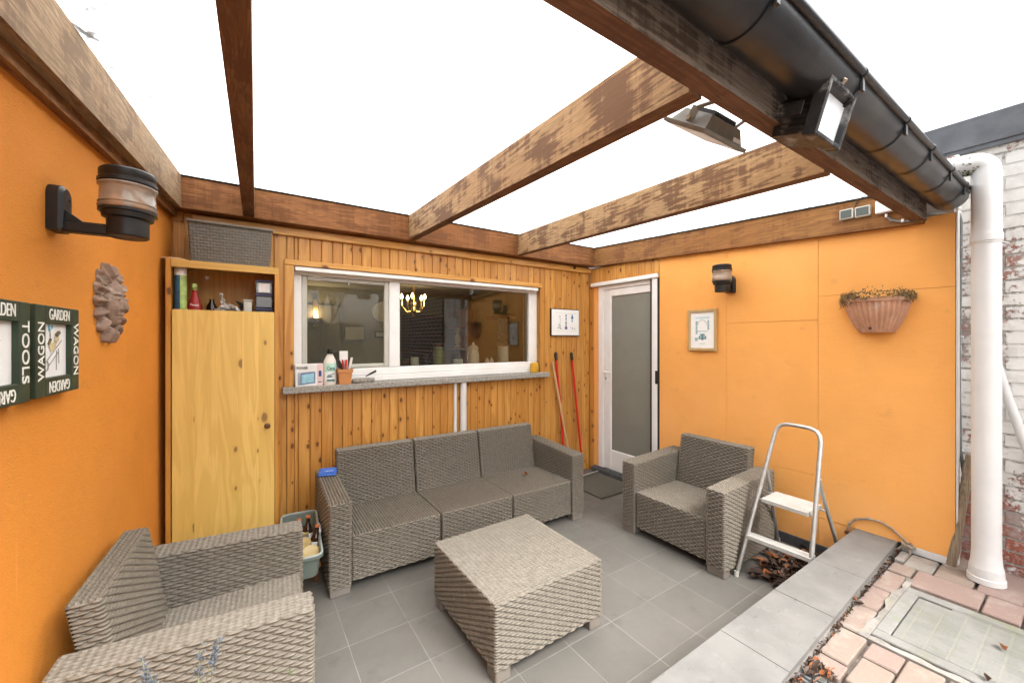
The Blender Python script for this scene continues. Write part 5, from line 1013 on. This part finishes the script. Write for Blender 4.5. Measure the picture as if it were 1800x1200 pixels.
# ---------------------------------------------------------------- garden signs on the left wall
def sign(y0, y1, z0, z1, words, lab, art):
    Mx = LM @ Matrix.Translation((0, (y0+y1)/2, (z0+z1)/2)); t = thing('garden_sign', lab, 'wall sign', mat=Mx, group='green lettered garden picture signs')
    w, h = (y1-y0)/2, (z1-z0)/2; iw, ih = w-.051, h-.052; b = MB(); th = .038
    b.box(.001, th, -w, -iw, -h, h, .002); b.box(.001, th, iw, w, -h, h, .002); b.box(.001, th, -iw, iw, ih, h, .002); b.box(.001, th, -iw, iw, -h, -ih, .002); part('frame', b, M['green'], t, False)
    b = MB(); b.box(.001, th-.014, -iw, iw, -ih, ih); part('picture', b, M['paper'], t, False)
    # seen from the room: local -y is to the left, +y to the right
    Fm = lambda y, z, rot: Matrix.Translation((th+.0006, y, z)) @ Matrix.Rotation(PI/2, 4, 'Z') @ Matrix.Rotation(PI/2, 4, 'X') @ Matrix.Rotation(R(rot), 4, 'Z')
    g = (ih+h)/2; s_ = (iw+w)/2
    for wd, wl, ps in ((words[0], .125, (0, g, 0)), (words[0], .125, (0, -g, 180)), (words[1], .165, (s_, 0, -90)), (words[1], .165, (-s_, 0, 90))): part('lettering', lettering(wd, .046, wl, Fm(*ps)), M['cream'], t, False)
    a = MB(); xx = th-.0125
    def bar(ya, za, yb, zb_, r_, m_): a.m = m_; a.tube([(xx, ya, za), (xx, yb, zb_)], r_, 4)
    if art == 'barrow':
        a.m = 0; a.add([(xx, -.018, -.005), (xx, .012, .002), (xx, .02, .03), (xx, -.03, .018)], [(0,1,2,3)]); a.add([(xx, .012, .015), (xx, .035, .03), (xx, .03, .055), (xx, .005, .04)], [(0,1,2,3)])
        bar(-.04, -.03, .05, .03, .0012, 1); bar(-.03, -.045, .03, -.005, .0012, 1); bar(.018, .0, .016, -.06, .001, 1); bar(.03, .005, .032, -.04, .001, 1); bar(-.02, .02, -.022, .06, .001, 1); bar(-.03, .06, -.008, .072, .004, 2); bar(-.022, .06, -.03, .078, .003, 2)
        a.m = 1; a.tube([(xx, -.043+.011*math.cos(k*PI/6), -.045+.014*math.sin(k*PI/6)) for k in range(12)], .0015, 4, closed=True); bar(.012, .045, .03, .055, .006, 3); bar(-.032, .018, -.02, .034, .004, 3)
    else:
        a.m = 0; a.add([(xx, -.02, -.01), (xx, .02, -.01), (xx, .02, .035), (xx, -.02, .035)], [(0,1,2,3)]); a.add([(xx, -.02, .035), (xx, .02, .035), (xx, 0, .06)], [(0,1,2)])
        bar(-.028, .03, 0, .067, .002, 1); bar(.028, .03, 0, .067, .002, 1); bar(0, -.01, -.005, -.055, .001, 1); bar(-.022, -.012, .022, -.012, .002, 0); a.m = 1; a.tube([(xx+.0005, .0, .026), (xx+.001, 0, .026)], .005, 8)
        for k in range(5): bar(-.03+.006*k, -.075, -.015+.005*k, -.05, .0008, 2)
    part('drawing', a, [M['tan'], M['ink'], M['skyink'], M['drygreen']], t, False)
sign(-1.752, -1.487, 1.356, 1.617, ('GARDEN', 'WAGON'), 'dark green sign lettered GARDEN WAGON around a wheelbarrow drawing', 'barrow')
sign(-2.047, -1.782, 1.354, 1.617, ('GARDEN', 'TOOLS'), 'dark green sign lettered GARDEN TOOLS around a birdhouse drawing, cut by the left edge', 'house')
# ---------------------------------------------------------------- sun face
nth, nr = 288, 84; V2 = np.zeros((nth, nr, 3)); th = np.linspace(0, 2*PI, nth, endpoint=False)[:, None]; s_ = np.linspace(0, 1, nr)[None, :]
rayn = 15; ph = th*rayn/2+.6*np.sin(2*th); wav = np.abs(np.sin(ph)); Rr = (.120+.044*np.sqrt(wav)+.008*np.sin(3*th+1))
r = s_*Rr; y_ = r*np.cos(th)*.93; z_ = r*np.sin(th)*1.0; fr = np.sqrt((y_/.083)**2+(z_/.098)**2)
face = np.where(fr < 1, .018+.026*np.sqrt(np.maximum(0, 1-fr**2)), 0)
def gs(cy, cz, sy, sz, a): return a*np.exp(-((y_-cy)/sy)**2-((z_-cz)/sz)**2)
nose = gs(0, -.004, .011, .026, .019)+gs(0, -.022, .014, .010, .012); brow = gs(.034, .036, .022, .007, .009)+gs(-.034, .036, .022, .007, .009); eye = gs(.032, .018, .014, .007, .008)+gs(-.032, .018, .014, .007, .008)-gs(.032, .026, .018, .004, .006)-gs(-.032, .026, .018, .004, .006)
lips = gs(0, -.047, .020, .005, .010)+gs(0, -.058, .015, .005, .009)-gs(0, -.0525, .022, .002, .006); chin = gs(0, -.080, .016, .011, .009); chk = gs(.045, -.02, .02, .02, .006)+gs(-.045, -.02, .02, .02, .006); fore = gs(0, .06, .035, .02, .006)
petal = np.where(fr >= .97, .004+.034*np.sqrt(wav)*np.sqrt(np.clip((1.02-s_), 0, 1)*2.2)*np.clip((fr-.97)*4, 0, 1)+.008*np.cos(ph*2*2)*np.clip((fr-1.1)*3, 0, 1), 0)
hgt_ = np.maximum(face+np.where(fr < 1, nose+brow+eye+lips+chin+chk+fore, 0), petal); hgt_[:, -1] = .0
V2[..., 0] = np.maximum(hgt_, 0)+.001; V2[..., 1] = y_; V2[..., 2] = z_
idx = np.arange(nth*nr).reshape(nth, nr); Q2 = np.stack([idx[:, :-1], np.roll(idx, -1, 0)[:, :-1], np.roll(idx, -1, 0)[:, 1:], idx[:, 1:]], -1).reshape(-1, 4)[:, ::-1]
t = thing('sun_face', 'weathered terracotta sun face plaque on the left stucco wall', 'wall plaque', mat=LM @ Matrix.Translation((0, -1.105, 1.668)))
part('face', npmesh('face', (V2.reshape(-1, 3), Q2), M['sun']), None, t)
# ---------------------------------------------------------------- picture on the right wall
xf = W-.024; A = onx(1208.5, 544, xf); Bq = onx(1259.5, 617, xf); cy_, cz = (A.y+Bq.y)/2, (onx(1209, 545, xf).z+onx(1209, 616, xf).z)/2; hw = (A.y-Bq.y)/2; hh = (onx(1209, 545, xf).z-onx(1209, 616, xf).z)/2
t = thing('framed_picture', 'light oak framed blue print of an arched garden on the orange right wall', 'picture', (W, cy_, cz))
mb = MB(); f_ = .026
mb.box(xf, W-.001, cy_-hw, cy_-hw+f_, cz-hh, cz+hh, .003); mb.box(xf, W-.001, cy_+hw-f_, cy_+hw, cz-hh, cz+hh, .003); mb.box(xf, W-.001, cy_-hw+f_, cy_+hw-f_, cz-hh, cz-hh+f_, .003); mb.box(xf, W-.001, cy_-hw+f_, cy_+hw-f_, cz+hh-f_, cz+hh, .003); part('frame', mb, M['oak'], t)
mb = MB(); mb.box(xf+.01, W-.002, cy_-hw+f_-.001, cy_+hw-f_+.001, cz-hh+f_-.001, cz+hh-f_+.001); part('mount_card', mb, M['paper'], t)
mb = MB(); xx = xf+.0092
def rect(a, b, c, d, m_, k=0): mb.m = m_; y1 = cy_+hw*(1-2*a); y2 = cy_+hw*(1-2*b); mb.box(xx-.0004-k*.0004, xx-k*.0004, y2, y1, cz+hh*(1-2*d), cz+hh*(1-2*c))
rect(.25, .76, .18, .78, 0); rect(.25, .76, .18, .23, 1, 1); rect(.27, .34, .28, .60, 2, 1); rect(.68, .74, .26, .50, 2, 1); rect(.25, .36, .68, .76, 2, 1); rect(.38, .64, .64, .72, 3, 1); rect(.42, .60, .58, .70, 2, 2); rect(.47, .55, .60, .74, 3, 3); rect(.30, .70, .52, .54, 2, 1)
for k in range(12): a_ = PI*k/11; yy = .5+.15*math.cos(a_); zz = .36-.10*math.sin(a_); rect(yy-.012, yy+.012, zz-.008, zz+.008, 3, 2)
rect(.39, .61, .36, .50, 4, 1); rect(.40, .60, .82, .83, 2, 1); part('print', mb, [M['paper'], M['palesky'], M['paleteal'], M['midteal'], M['paper']], t)
# ---------------------------------------------------------------- half round planter
pc = Vector((W, .815, 1.563)); t = thing('wall_planter', 'fluted half round terracotta planter of withered plants on the orange wall', 'planter', pc)
mb = MB(); fl = lambda a_, z: 1+.030*math.cos(a_*34)*(1 if .012 < z < .188 else 0); hh = .215
prof = [(0, 0), (.088, 0), (.092, .008), (.098, .02), (.117, .055), (.135, .10), (.149, .145), (.157, .184), (.159, .19), (.165, .192), (.168, hh), (.156, hh), (.145, .188)]
mb.M = Matrix.Translation(pc); mb.lathe(prof, seg=136, a0=PI/2, a1=1.5*PI, wob=fl); part('bowl', mb, M['terra'], t, sharp=50)
mb = MB(); mb.M = Matrix.Translation(pc); mb.lathe([(.146, .19), (.08, .2), (0, .2)], seg=24, a0=PI/2, a1=1.5*PI); part('soil', mb, M['soil'], t)
q = onx(1544, 576, W-.1); mb = MB(); mb.tube([pc+Vector((-.09, .01, .025)), pc+Vector((-.1055, .01, .026))], .008, 12); part('drain_hole', mb, M['rubber'], t)
random.seed(8); mb = MB()
for k in range(1500):
    a_ = PI/2+PI*random.random(); e_ = random.random(); lft = max(0, math.sin(a_)); rgt = max(0, -math.sin(a_)); den = .35+.65*(lft**2)+(.7 if rgt > .85 else 0)
    if random.random() > den: continue
    r_ = .118+.060*e_; z_ = .21+random.uniform(-.01, .045)-(.055*random.random()**1.5*(lft > .5)*e_)-(.03*random.random()*(rgt > .85))
    if random.random() < .12: z_ += .03*random.random(); 
    mb.m = 1 if random.random() < .4 else 0; mb.leaf((pc.x-.004+r_*math.cos(a_)*(1 if math.cos(a_) < -.1 else .4)-.01, pc.y+r_*math.sin(a_)*1.03, pc.z+z_), random.uniform(.008, .02), .008, random.uniform(0, 6), random.uniform(-1.3, 1.3), random.uniform(-1, 1), .4)
part('dry_plants', mb, [M['dry'], M['drygreen']], t)
# ---------------------------------------------------------------- floodlights
t = thing('floodlight', 'old black floodlight with flaking paint and pale glass under the gutter', 'floodlight', mat=Matrix.Translation((1.52, .545, 2.238)) @ Matrix.Rotation(R(16), 4, 'X'))
# local: -y is the shining direction, x across, z up
hw, hh = .100, .080
mb = MB(); mb.box(-hw, -hw+.014, -.085, -.045, -hh, hh, .003); mb.box(hw-.014, hw, -.085, -.045, -hh, hh, .003); mb.box(-hw+.014, hw-.014, -.085, -.045, hh-.014, hh, .003); mb.box(-hw+.014, hw-.014, -.085, -.045, -hh, -hh+.014, .003); part('bezel', mb, M['blackm'], t, False)
mb = MB(); mb.box(-hw+.012, hw-.012, -.064, -.060, -hh+.012, hh-.012); part('glass', mb, M['fglass'], t, False)
mb = MB(); b0_, b1_ = (-.045, .075, .078), (.065, .052, .035)
vs = [(sx*.086, -.045, sz*.070) for sx, sz in ((-1,-1),(1,-1),(1,1),(-1,1))]+[(sx*.066, .06, sz*.052-.012) for sx, sz in ((-1,-1),(1,-1),(1,1),(-1,1))]; mb.conv(vs, [(0,1,2,3),(4,5,6,7),(0,1,5,4),(1,2,6,5),(2,3,7,6),(3,0,4,7)])
for k in range(7): z_ = -.05+.016*k; mb.box(-.088, .088, -.04, .035, z_-.002, z_+.002, .001)
part('body', mb, M['blackm'], t, False)
mb = MB(); mb.box(-.035, .035, -.03, .035, .066, .085, .004); mb.box(-.106, -.101, -.03, .045, -.02, .02, .001); mb.box(.101, .106, -.03, .045, -.02, .02, .001); part('bracket', mb, M['blackm'], t, False)
mb = MB(); mb.tube([(-.03, -.085, hh-.004), (-.03, -.092, hh+.004), (-.03, -.08, hh+.012)], .006, 8); part('catch', mb, M['cable'], t, False)
t = thing('led_floodlight', 'taupe floodlight tilted down into the patio under the front beam', 'floodlight', mat=Matrix.Translation((1.345, .775, 2.255)) @ Matrix.Rotation(R(36), 4, 'X') @ Matrix.Diagonal((.84, .84, .84, 1.)))
mb = MB(); mb.box(-.155, .155, -.11, .11, -.030, -.014, .002); part('bezel', mb, M['greym'], t, False)
mb = MB(); mb.box(-.14, .14, -.098, .098, -.0325, -.0308); part('glass', mb, M['paper'], t, False)
mb = MB(); mb.box(-.147, .147, -.104, .104, -.0306, -.0301); part('seal', mb, M['rubber'], t, False)
mb = MB(); vs = [(sx*.135, sy*.092, -.014) for sx, sy in ((-1,-1),(1,-1),(1,1),(-1,1))]+[(sx*.105, sy*.068, .040) for sx, sy in ((-1,-1),(1,-1),(1,1),(-1,1))]; mb.conv(vs, [(0,1,2,3),(4,5,6,7),(0,1,5,4),(1,2,6,5),(2,3,7,6),(3,0,4,7)]); part('body', mb, M['greym'], t, False)
mb = MB()
for k in range(11): mb.box(-.07+.015*k, -.066+.015*k, -.05, .05, .041, .060, .001)
part('cooling_fins', mb, M['black'], t, False)
mb = MB(); mb.quad((.060, -.0930, -.010), (.118, -.0930, -.010), (.114, -.0868, .006), (.060, -.0868, .006)); part('rating_label', mb, M['pbox'], t, False)
mb = MB(); ib = (Matrix.Rotation(R(-37), 3, 'X')); e0 = ib @ Vector((-.09, -.135, .0)); e1 = ib @ Vector((.09, -.135, .0))
for sx in (-1, 1): mb = MB(); mb.box(sx*.139-.002, sx*.139+.002, -.025, .012, -.008, .05, .001); mb.tube([(sx*.139, -.012, .045), tuple(ib @ Vector((sx*.10, -.135, .03)))], .008, 6); part('bracket', mb, M['greym'], t, False)
mb = MB(); mb.tube([(-.139, 0, .005), (-.149, 0, .005)], .009, 10); part('knob', mb, M['chrome'], t, False)
# ---------------------------------------------------------------- lavender in front of the near armchair
lx, ly = -.13, 1.13
t = thing('lavender', 'potted lavender with faded flower spikes before the near armchair', 'plant', (lx, ly, 0))
mb = MB(); mb.M = Matrix.Translation((lx, ly, 0)); mb.lathe([(.09, 0), (.12, .20), (.135, .205), (.135, .24), (.12, .24), (.115, .21), (0, .21)], seg=28); part('pot', mb, M['terrac'], t)
random.seed(6); mb = MB(); fl = MB(); lf = MB()
tips = [CAMP+ray(*q)*.83 for q in ((250, 1158), (266, 1188), (352, 1142), (384, 1122), (376, 1136), (258, 1178), (278, 1196), (330, 1215), (410, 1230), (300, 1240), (230, 1230))]
for tp in tips:
    a = Vector((lx+random.uniform(-.04, .04), ly+random.uniform(-.04, .04), .22)); mid = (a+tp)/2+Vector((random.uniform(-.02, .02), random.uniform(-.02, .02), .04)); n_ = 10
    pts = [a*(1-s)**2+mid*2*s*(1-s)+tp*s*s for s in [k/n_ for k in range(n_+1)]]; mb.tube(pts, .0012, 5, cap=False); d_ = (pts[-1]-pts[-3]).normalized()
    fl = MB()
    for k in range(34): s = random.random(); c_ = tp-d_*(.058*s); fl.blob(tuple(c_+Vector((random.gauss(0, .0035), random.gauss(0, .0035), random.gauss(0, .003)))), random.uniform(.0016, .003), 5, 4, .3)
    part('flower_spike', fl, M['lavf'], t)
for k in range(420):
    a_ = random.uniform(0, 6.3); h_ = random.random(); lf.leaf((lx+random.gauss(0, .06)*(.6+h_), ly+random.gauss(0, .06)*(.6+h_), .22+.40*h_), random.uniform(.03, .05), .005, a_, random.uniform(-1.4, -.5), 0, .2)
part('stems', mb, M['lavs'], t); part('foliage', lf, M['lavg'], t)
# ---------------------------------------------------------------- inside the room
yi = 3.64
def pot(u, v, w_px, h_px, name, mt, lab, prof, cat, extra=None):
    c_ = ony(u, v, yi); k = (ony(u+1, v, yi).x-c_.x); r_ = w_px*k/2; hz = ony(u, v-h_px, yi).z-1.2005; t = thing(name, lab, cat, (c_.x, yi, 1.2005)); mb = MB(); mb.M = Matrix.Translation((c_.x, yi, 1.2005)); mb.lathe([(r_*a, hz*b) for a, b in prof], seg=26); part('body', mb, M[mt], t)
    return t, c_.x, r_, hz
CUP = [(.85, 0), (1, .1), (1, 1), (.9, 1), (.88, .15), (0, .12)]; JAR = [(.9, 0), (1, .06), (1, .72), (.85, .8), (.9, .84), (.9, .95), (.6, 1), (0, 1)]
pot(729, 638, 14, 10, 'cup', 'cream2', 'small patterned cup indoors at the left of the clear pane', CUP, 'cup')
pot(712, 640, 13, 9, 'cup', 'brown', 'small brown cup indoors left of the patterned cup', CUP, 'cup'); pot(749, 634, 9, 12, 'tin', 'inkd', 'small dark tin indoors beside the green jar', CUP, 'tin')
t, x_, r_, hz = pot(771, 630, 19, 22, 'storage_jar', 'olive', 'olive green storage jar with a wooden lid behind the clear pane', JAR, 'jar'); mb = MB(); mb.M = Matrix.Translation((x_, yi, 1.2005+hz)); mb.lathe([(r_*.95, .001), (r_*.95, .02), (r_*.3, .022), (0, .03)], seg=20); part('lid', mb, M['brown'], t)
pot(801, 637, 10, 6, 'cup', 'cream2', 'low pale tea light cup indoors, left of its twin', CUP, 'cup', ); pot(808.5, 637, 10, 6, 'cup', 'cream2', 'low pale tea light cup indoors, nearest the cream lidded jar', CUP, 'cup')
t, x_, r_, hz = pot(832, 628, 18, 22, 'lidded_jar', 'cream2', 'cream ceramic jar with a knobbed lid standing behind the clear pane', [(.9, 0), (1, .05), (1, .6), (.88, .75), (.8, .82), (.95, .86), (.7, .95), (.2, 1.0), (.22, 1.08), (0, 1.12)], 'jar'); mb = MB(); mb.tube([(x_-r_*.95, yi-.01, 1.2+hz*.62), (x_-r_*1.25, yi-.01, 1.2+hz*.5), (x_-r_*.98, yi-.01, 1.2+hz*.35)], .005, 6); part('handle', mb, M['cream2'], t)
pot(856, 636, 8, 8, 'shell', 'cream2', 'small pale ornament indoors right of the cream jar', [(.5, 0), (1, .3), (.7, .8), (0, 1)], 'ornament'); pot(864, 635, 8, 8, 'shell', 'cream2', 'second pale ornament indoors, nearest the pot of dried plants', [(.5, 0), (1, .3), (.8, .7), (0, 1)], 'ornament')
t, x_, r_, hz = pot(884, 627, 17, 19, 'plant_pot', 'cream2', 'cream pot of dry grey sprigs behind the clear pane', CUP, 'plant pot'); mb = MB(); random.seed(12)
for k in range(90): mb.leaf((x_+random.gauss(-.01, .05), yi+random.gauss(0, .03), 1.2+hz+random.uniform(0, .07)), .045, .008, random.uniform(0, 6), random.uniform(-.8, .8), 0, .3)
part('sprigs', mb, M['drygreen'], t)
c_ = ony(924, 632, yi); mb = MB(); mb.box(c_.x-.02, c_.x+.02, yi-.01, yi+.03, 1.2005, 1.2005+.09, .004); solo('speaker_box', mb, M['black'], 'small black box indoors at the right corner of the window', 'box')
# far wall things
yb = 6.58
def onb(u, v, y=yb): return ony(u, v, y)
a, b = onb(541, 535), onb(596, 700); mb = MB(); mb.box(a.x-.4, b.x, yb-.03, yb, .011, a.z, .004); solo('inner_door', mb, M['roomd'], 'dark doorway panel on the far room wall behind the left pane', 'door')
SCONCE = onb(555.5, 562, yb-.08); t = thing('wall_sconce', 'lit brass sconce glowing on the far room wall behind the left pane', 'sconce', (SCONCE.x, yb-.03, SCONCE.z))
mb = MB(); mb.M = Matrix.Translation(SCONCE); mb.lathe([(.0, -.09), (.07, -.03), (.09, .02), (.085, .03)], seg=16); mb.M = None; mb.box(SCONCE.x-.03, SCONCE.x+.03, yb-.05, yb-.031, SCONCE.z-.1, SCONCE.z+.3); part('shade', mb, M['brass'], t); mb = MB(); mb.M = Matrix.Translation(SCONCE+Vector((0, 0, .04))); mb.lathe([(.0, -.03), (.03, 0), (.02, .05), (0, .08)], seg=12); part('bulb', mb, M['bulb'], t)
def pict(u0, v0, u1, v1, lab, fr='darkfr'):
    a, b = onb(u0, v0), onb(u1, v1); t = thing('room_picture', lab, 'picture', ((a.x+b.x)/2, yb, (a.z+b.z)/2)); mb = MB(); mb.box(a.x, b.x, yb-.03, yb-.001, b.z, a.z, .004); part('frame', mb, M[fr], t); mb = MB(); mb.box(a.x+.03, b.x-.03, yb-.033, yb-.0305, b.z+.03, a.z-.03); part('print', mb, M['shade'], t)
pict(603, 571, 642, 600, 'dark framed landscape picture on the far room wall behind the left pane'); pict(657, 581, 676, 594, 'small framed picture on the far room wall below the clock')
p = onb(672, 548); t = thing('wall_clock', 'round pale clock on the far room wall behind the left pane', 'clock', (p.x, yb, p.z)); mb = MB(); mb.M = Matrix.Translation((p.x, yb-.001, p.z)) @ Matrix.Rotation(PI/2, 4, 'X'); rc = (onb(672, 548).x-onb(654, 548).x); mb.lathe([(rc, 0), (rc, .03), (rc*.9, .04), (0, .036)], seg=36); part('dial', mb, M['cream2'], t); mb = MB(); mb.tube([(p.x, yb-.045, p.z), (p.x+.07, yb-.045, p.z+.09)], .008, 6); mb.tube([(p.x, yb-.045, p.z), (p.x+.12, yb-.045, p.z-.02)], .006, 6); part('hands', mb, M['inkd'], t)
a, b = onb(707, 555), onb(762, 650); t = thing('dark_cabinet', 'dark wooden dresser with shelves at the far side of the room', 'cabinet', ((a.x+b.x)/2, yb-.2, 0)); mb = MB(); mb.box(a.x, b.x, yb-.35, yb-.001, .011, a.z, .006); part('carcass', mb, M['cab'], t)
for k in range(4): mb = MB(); z_ = a.z-.03-k*.28; mb.box(a.x-.02, b.x+.02, yb-.37, yb-.351, z_-.012, z_+.012, .003); part('shelf_edge', mb, M['brown'], t)
CHAND = ony(727, 540, 5.6); t = thing('chandelier', 'brass chandelier with lit candle bulbs inside the room', 'chandelier', CHAND); mb = MB(); mb.tube([CHAND+Vector((0, 0, -.12)), CHAND, Vector((CHAND.x, CHAND.y, 2.315))], [.02, .025, .012], 10); mb.M = Matrix.Translation(CHAND); mb.lathe([(.01, -.1), (.05, -.06), (.03, 0), (.045, .05), (.01, .1)], seg=16); mb.M = None; part('stem', mb, M['brass'], t)
for k in range(5):
    a_ = 2*PI*k/5+.5; e = CHAND+Vector((.17*math.cos(a_), .17*math.sin(a_), .02)); mb = MB(); mb.tube([CHAND+Vector((0, 0, -.05)), CHAND+Vector((.10*math.cos(a_), .10*math.sin(a_), -.07)), e], .009, 8); mb.tube([e, e+Vector((0, 0, .09))], .013, 8); A_ = part('arm', mb, M['brass'], t); mb = MB(); mb.M = Matrix.Translation(e+Vector((0, 0, .095))); mb.lathe([(.012, 0), (.022, .03), (.012, .06), (0, .08)], seg=12); part('bulb', mb, M['bulb'], A_)
a, b = onb(808, 545), onb(820, 655); t = thing('corner_shelf', 'honey coloured wooden shelf unit inside the room with a small yellow figure', 'shelf', (a.x, yb-.2, 0)); mb = MB(); mb.box(a.x, b.x, yb-.3, yb-.001, .011, a.z, .005); part('upright', mb, M['shelfw'], t)
for v_ in (575, 613): z_ = onb(800, v_, yb-.15).z; mb = MB(); mb.box(onb(795, 575, yb-.15).x, a.x-.001, yb-.28, yb-.001, z_-.02, z_+.005, .003); part('shelf', mb, M['shelfw'], t)
p = onb(804, 612, yb-.15); mb = MB(); mb.M = Matrix.Translation((p.x, yb-.16, p.z+.007)); mb.lathe([(.05, 0), (.06, .02), (.03, .05), (.055, .12), (.05, .2), (.02, .25), (.04, .29), (.03, .34), (0, .36)], seg=16); solo('yellow_ornament', mb, M['fig'], 'small yellow ornament on the honey shelf inside the room', 'ornament')
a = onb(862, 556, 6.0); t = thing('coat_rack', 'dark wooden rack with a hanging grey blue cloth inside the room', 'coat rack', (3.45, 5.4, 1.5)); A_ = onx(862, 556, 3.47); B_ = onx(902, 562, 3.47)
mb = MB(); mb.box(3.40, 3.499, B_.y, A_.y, A_.z-.05, A_.z, .004); part('rail', mb, M['brown'], t); mb = MB(); A2 = onx(876, 568, 3.45); B2 = onx(893, 605, 3.45); mb.box(3.42, 3.46, B2.y, A2.y, B2.z-.15, A_.z-.051, .015); part('cloth', mb, M['cloth'], t)
mb = MB(); mb.tube([(2.62, 3.60, 1.21), (2.62, 3.60, 2.1)], .004, 6); x_ = 2.60
mb = MB()
for k in range(6): mb.tube([(2.555+.016*k, 3.585+.012*(k % 2), 1.205), (2.555+.016*k, 3.585+.012*(k % 2), 2.3)], .011, 8)
solo('curtain', mb, M['curtain'], 'pale curtain gathered indoors at the right side of the window', 'curtain')
# more clutter at the back of the open compartment
q = onshelf(372, 545, 3.26); mb = MB(); mb.M = Matrix.Translation((q.x, 3.27, SZC)); mb.lathe([(.028, 0), (.03, .006), (.03, .10), (.014, .13), (.013, .15), (0, .152)], seg=20); solo('dark_bottle', mb, M['brownglass'], 'small dark brown bottle at the back of the compartment behind the rag', 'bottle')
q = onshelf(412, 545, 3.25); mb = MB(); mb.box(q.x-.035, q.x+.04, 3.24, 3.33, SZC, SZC+.105, .003); solo('brown_carton', mb, M['brown'], 'dark brown carton at the back of the compartment behind the plastic bag', 'box')
# ---------------------------------------------------------------- camera, light
cam = bpy.data.cameras.new('camera'); co = bpy.data.objects.new('camera', cam); COL.objects.link(co); SC.camera = co
co.location = CAMP; co.rotation_euler = (PI/2, 0, -YAW); cam.sensor_width = 36; cam.lens = F/1800*36; cam.shift_y = -4/1800; cam.clip_start = .02; cam.clip_end = 500
w = bpy.data.worlds.new('World'); SC.world = w; w.use_nodes = True; nt = w.node_tree; nt.nodes.clear()
out = nt.nodes.new('ShaderNodeOutputWorld'); bg = nt.nodes.new('ShaderNodeBackground'); sky = nt.nodes.new('ShaderNodeTexSky'); hs = nt.nodes.new('ShaderNodeHueSaturation')
EL, AZ = 52., 165.
sky.sky_type = 'NISHITA'; sky.sun_disc = False; sky.sun_elevation = R(EL); sky.sun_rotation = R(AZ); sky.dust_density = 6.; sky.air_density = 1.; sky.ozone_density = 1.
hs.inputs['Saturation'].default_value = .12; nt.links.new(sky.outputs[0], hs.inputs['Color']); nt.links.new(hs.outputs[0], bg.inputs[0]); bg.inputs[1].default_value = .15; nt.links.new(bg.outputs[0], out.inputs[0])
sl = bpy.data.lights.new('sun', 'SUN'); sl.energy = .6; sl.angle = R(25); sl.color = (1., .97, .92); so = bpy.data.objects.new('sun', sl); COL.objects.link(so)
sd = Vector((math.sin(R(AZ))*math.cos(R(EL)), math.cos(R(AZ))*math.cos(R(EL)), math.sin(R(EL)))); so.rotation_euler = sd.to_track_quat('Z', 'Y').to_euler(); so.location = (0, -4, 8)
for nm, p, e in (('sconce_light', SCONCE+Vector((0, -.08, .10)), 2.5), ('chandelier_light', CHAND+Vector((0, -.06, .06)), 1.6)):
    l = bpy.data.lights.new(nm, 'POINT'); l.energy = e; l.color = (1., .78, .5); l.shadow_soft_size = .04; o = bpy.data.objects.new(nm, l); COL.objects.link(o); o.location = p
vs_ = SC.view_settings; vs_.view_transform = 'Standard'; vs_.look = 'None'; vs_.exposure = EXPO; vs_.gamma = 1; vs_.use_curve_mapping = False
cy = SC.cycles; cy.max_bounces = 9; cy.diffuse_bounces = 4; cy.glossy_bounces = 4; cy.transmission_bounces = 6; cy.transparent_max_bounces = 10; cy.caustics_reflective = False; cy.caustics_refractive = False
cy.use_denoising = True; cy.sample_clamp_indirect = 8
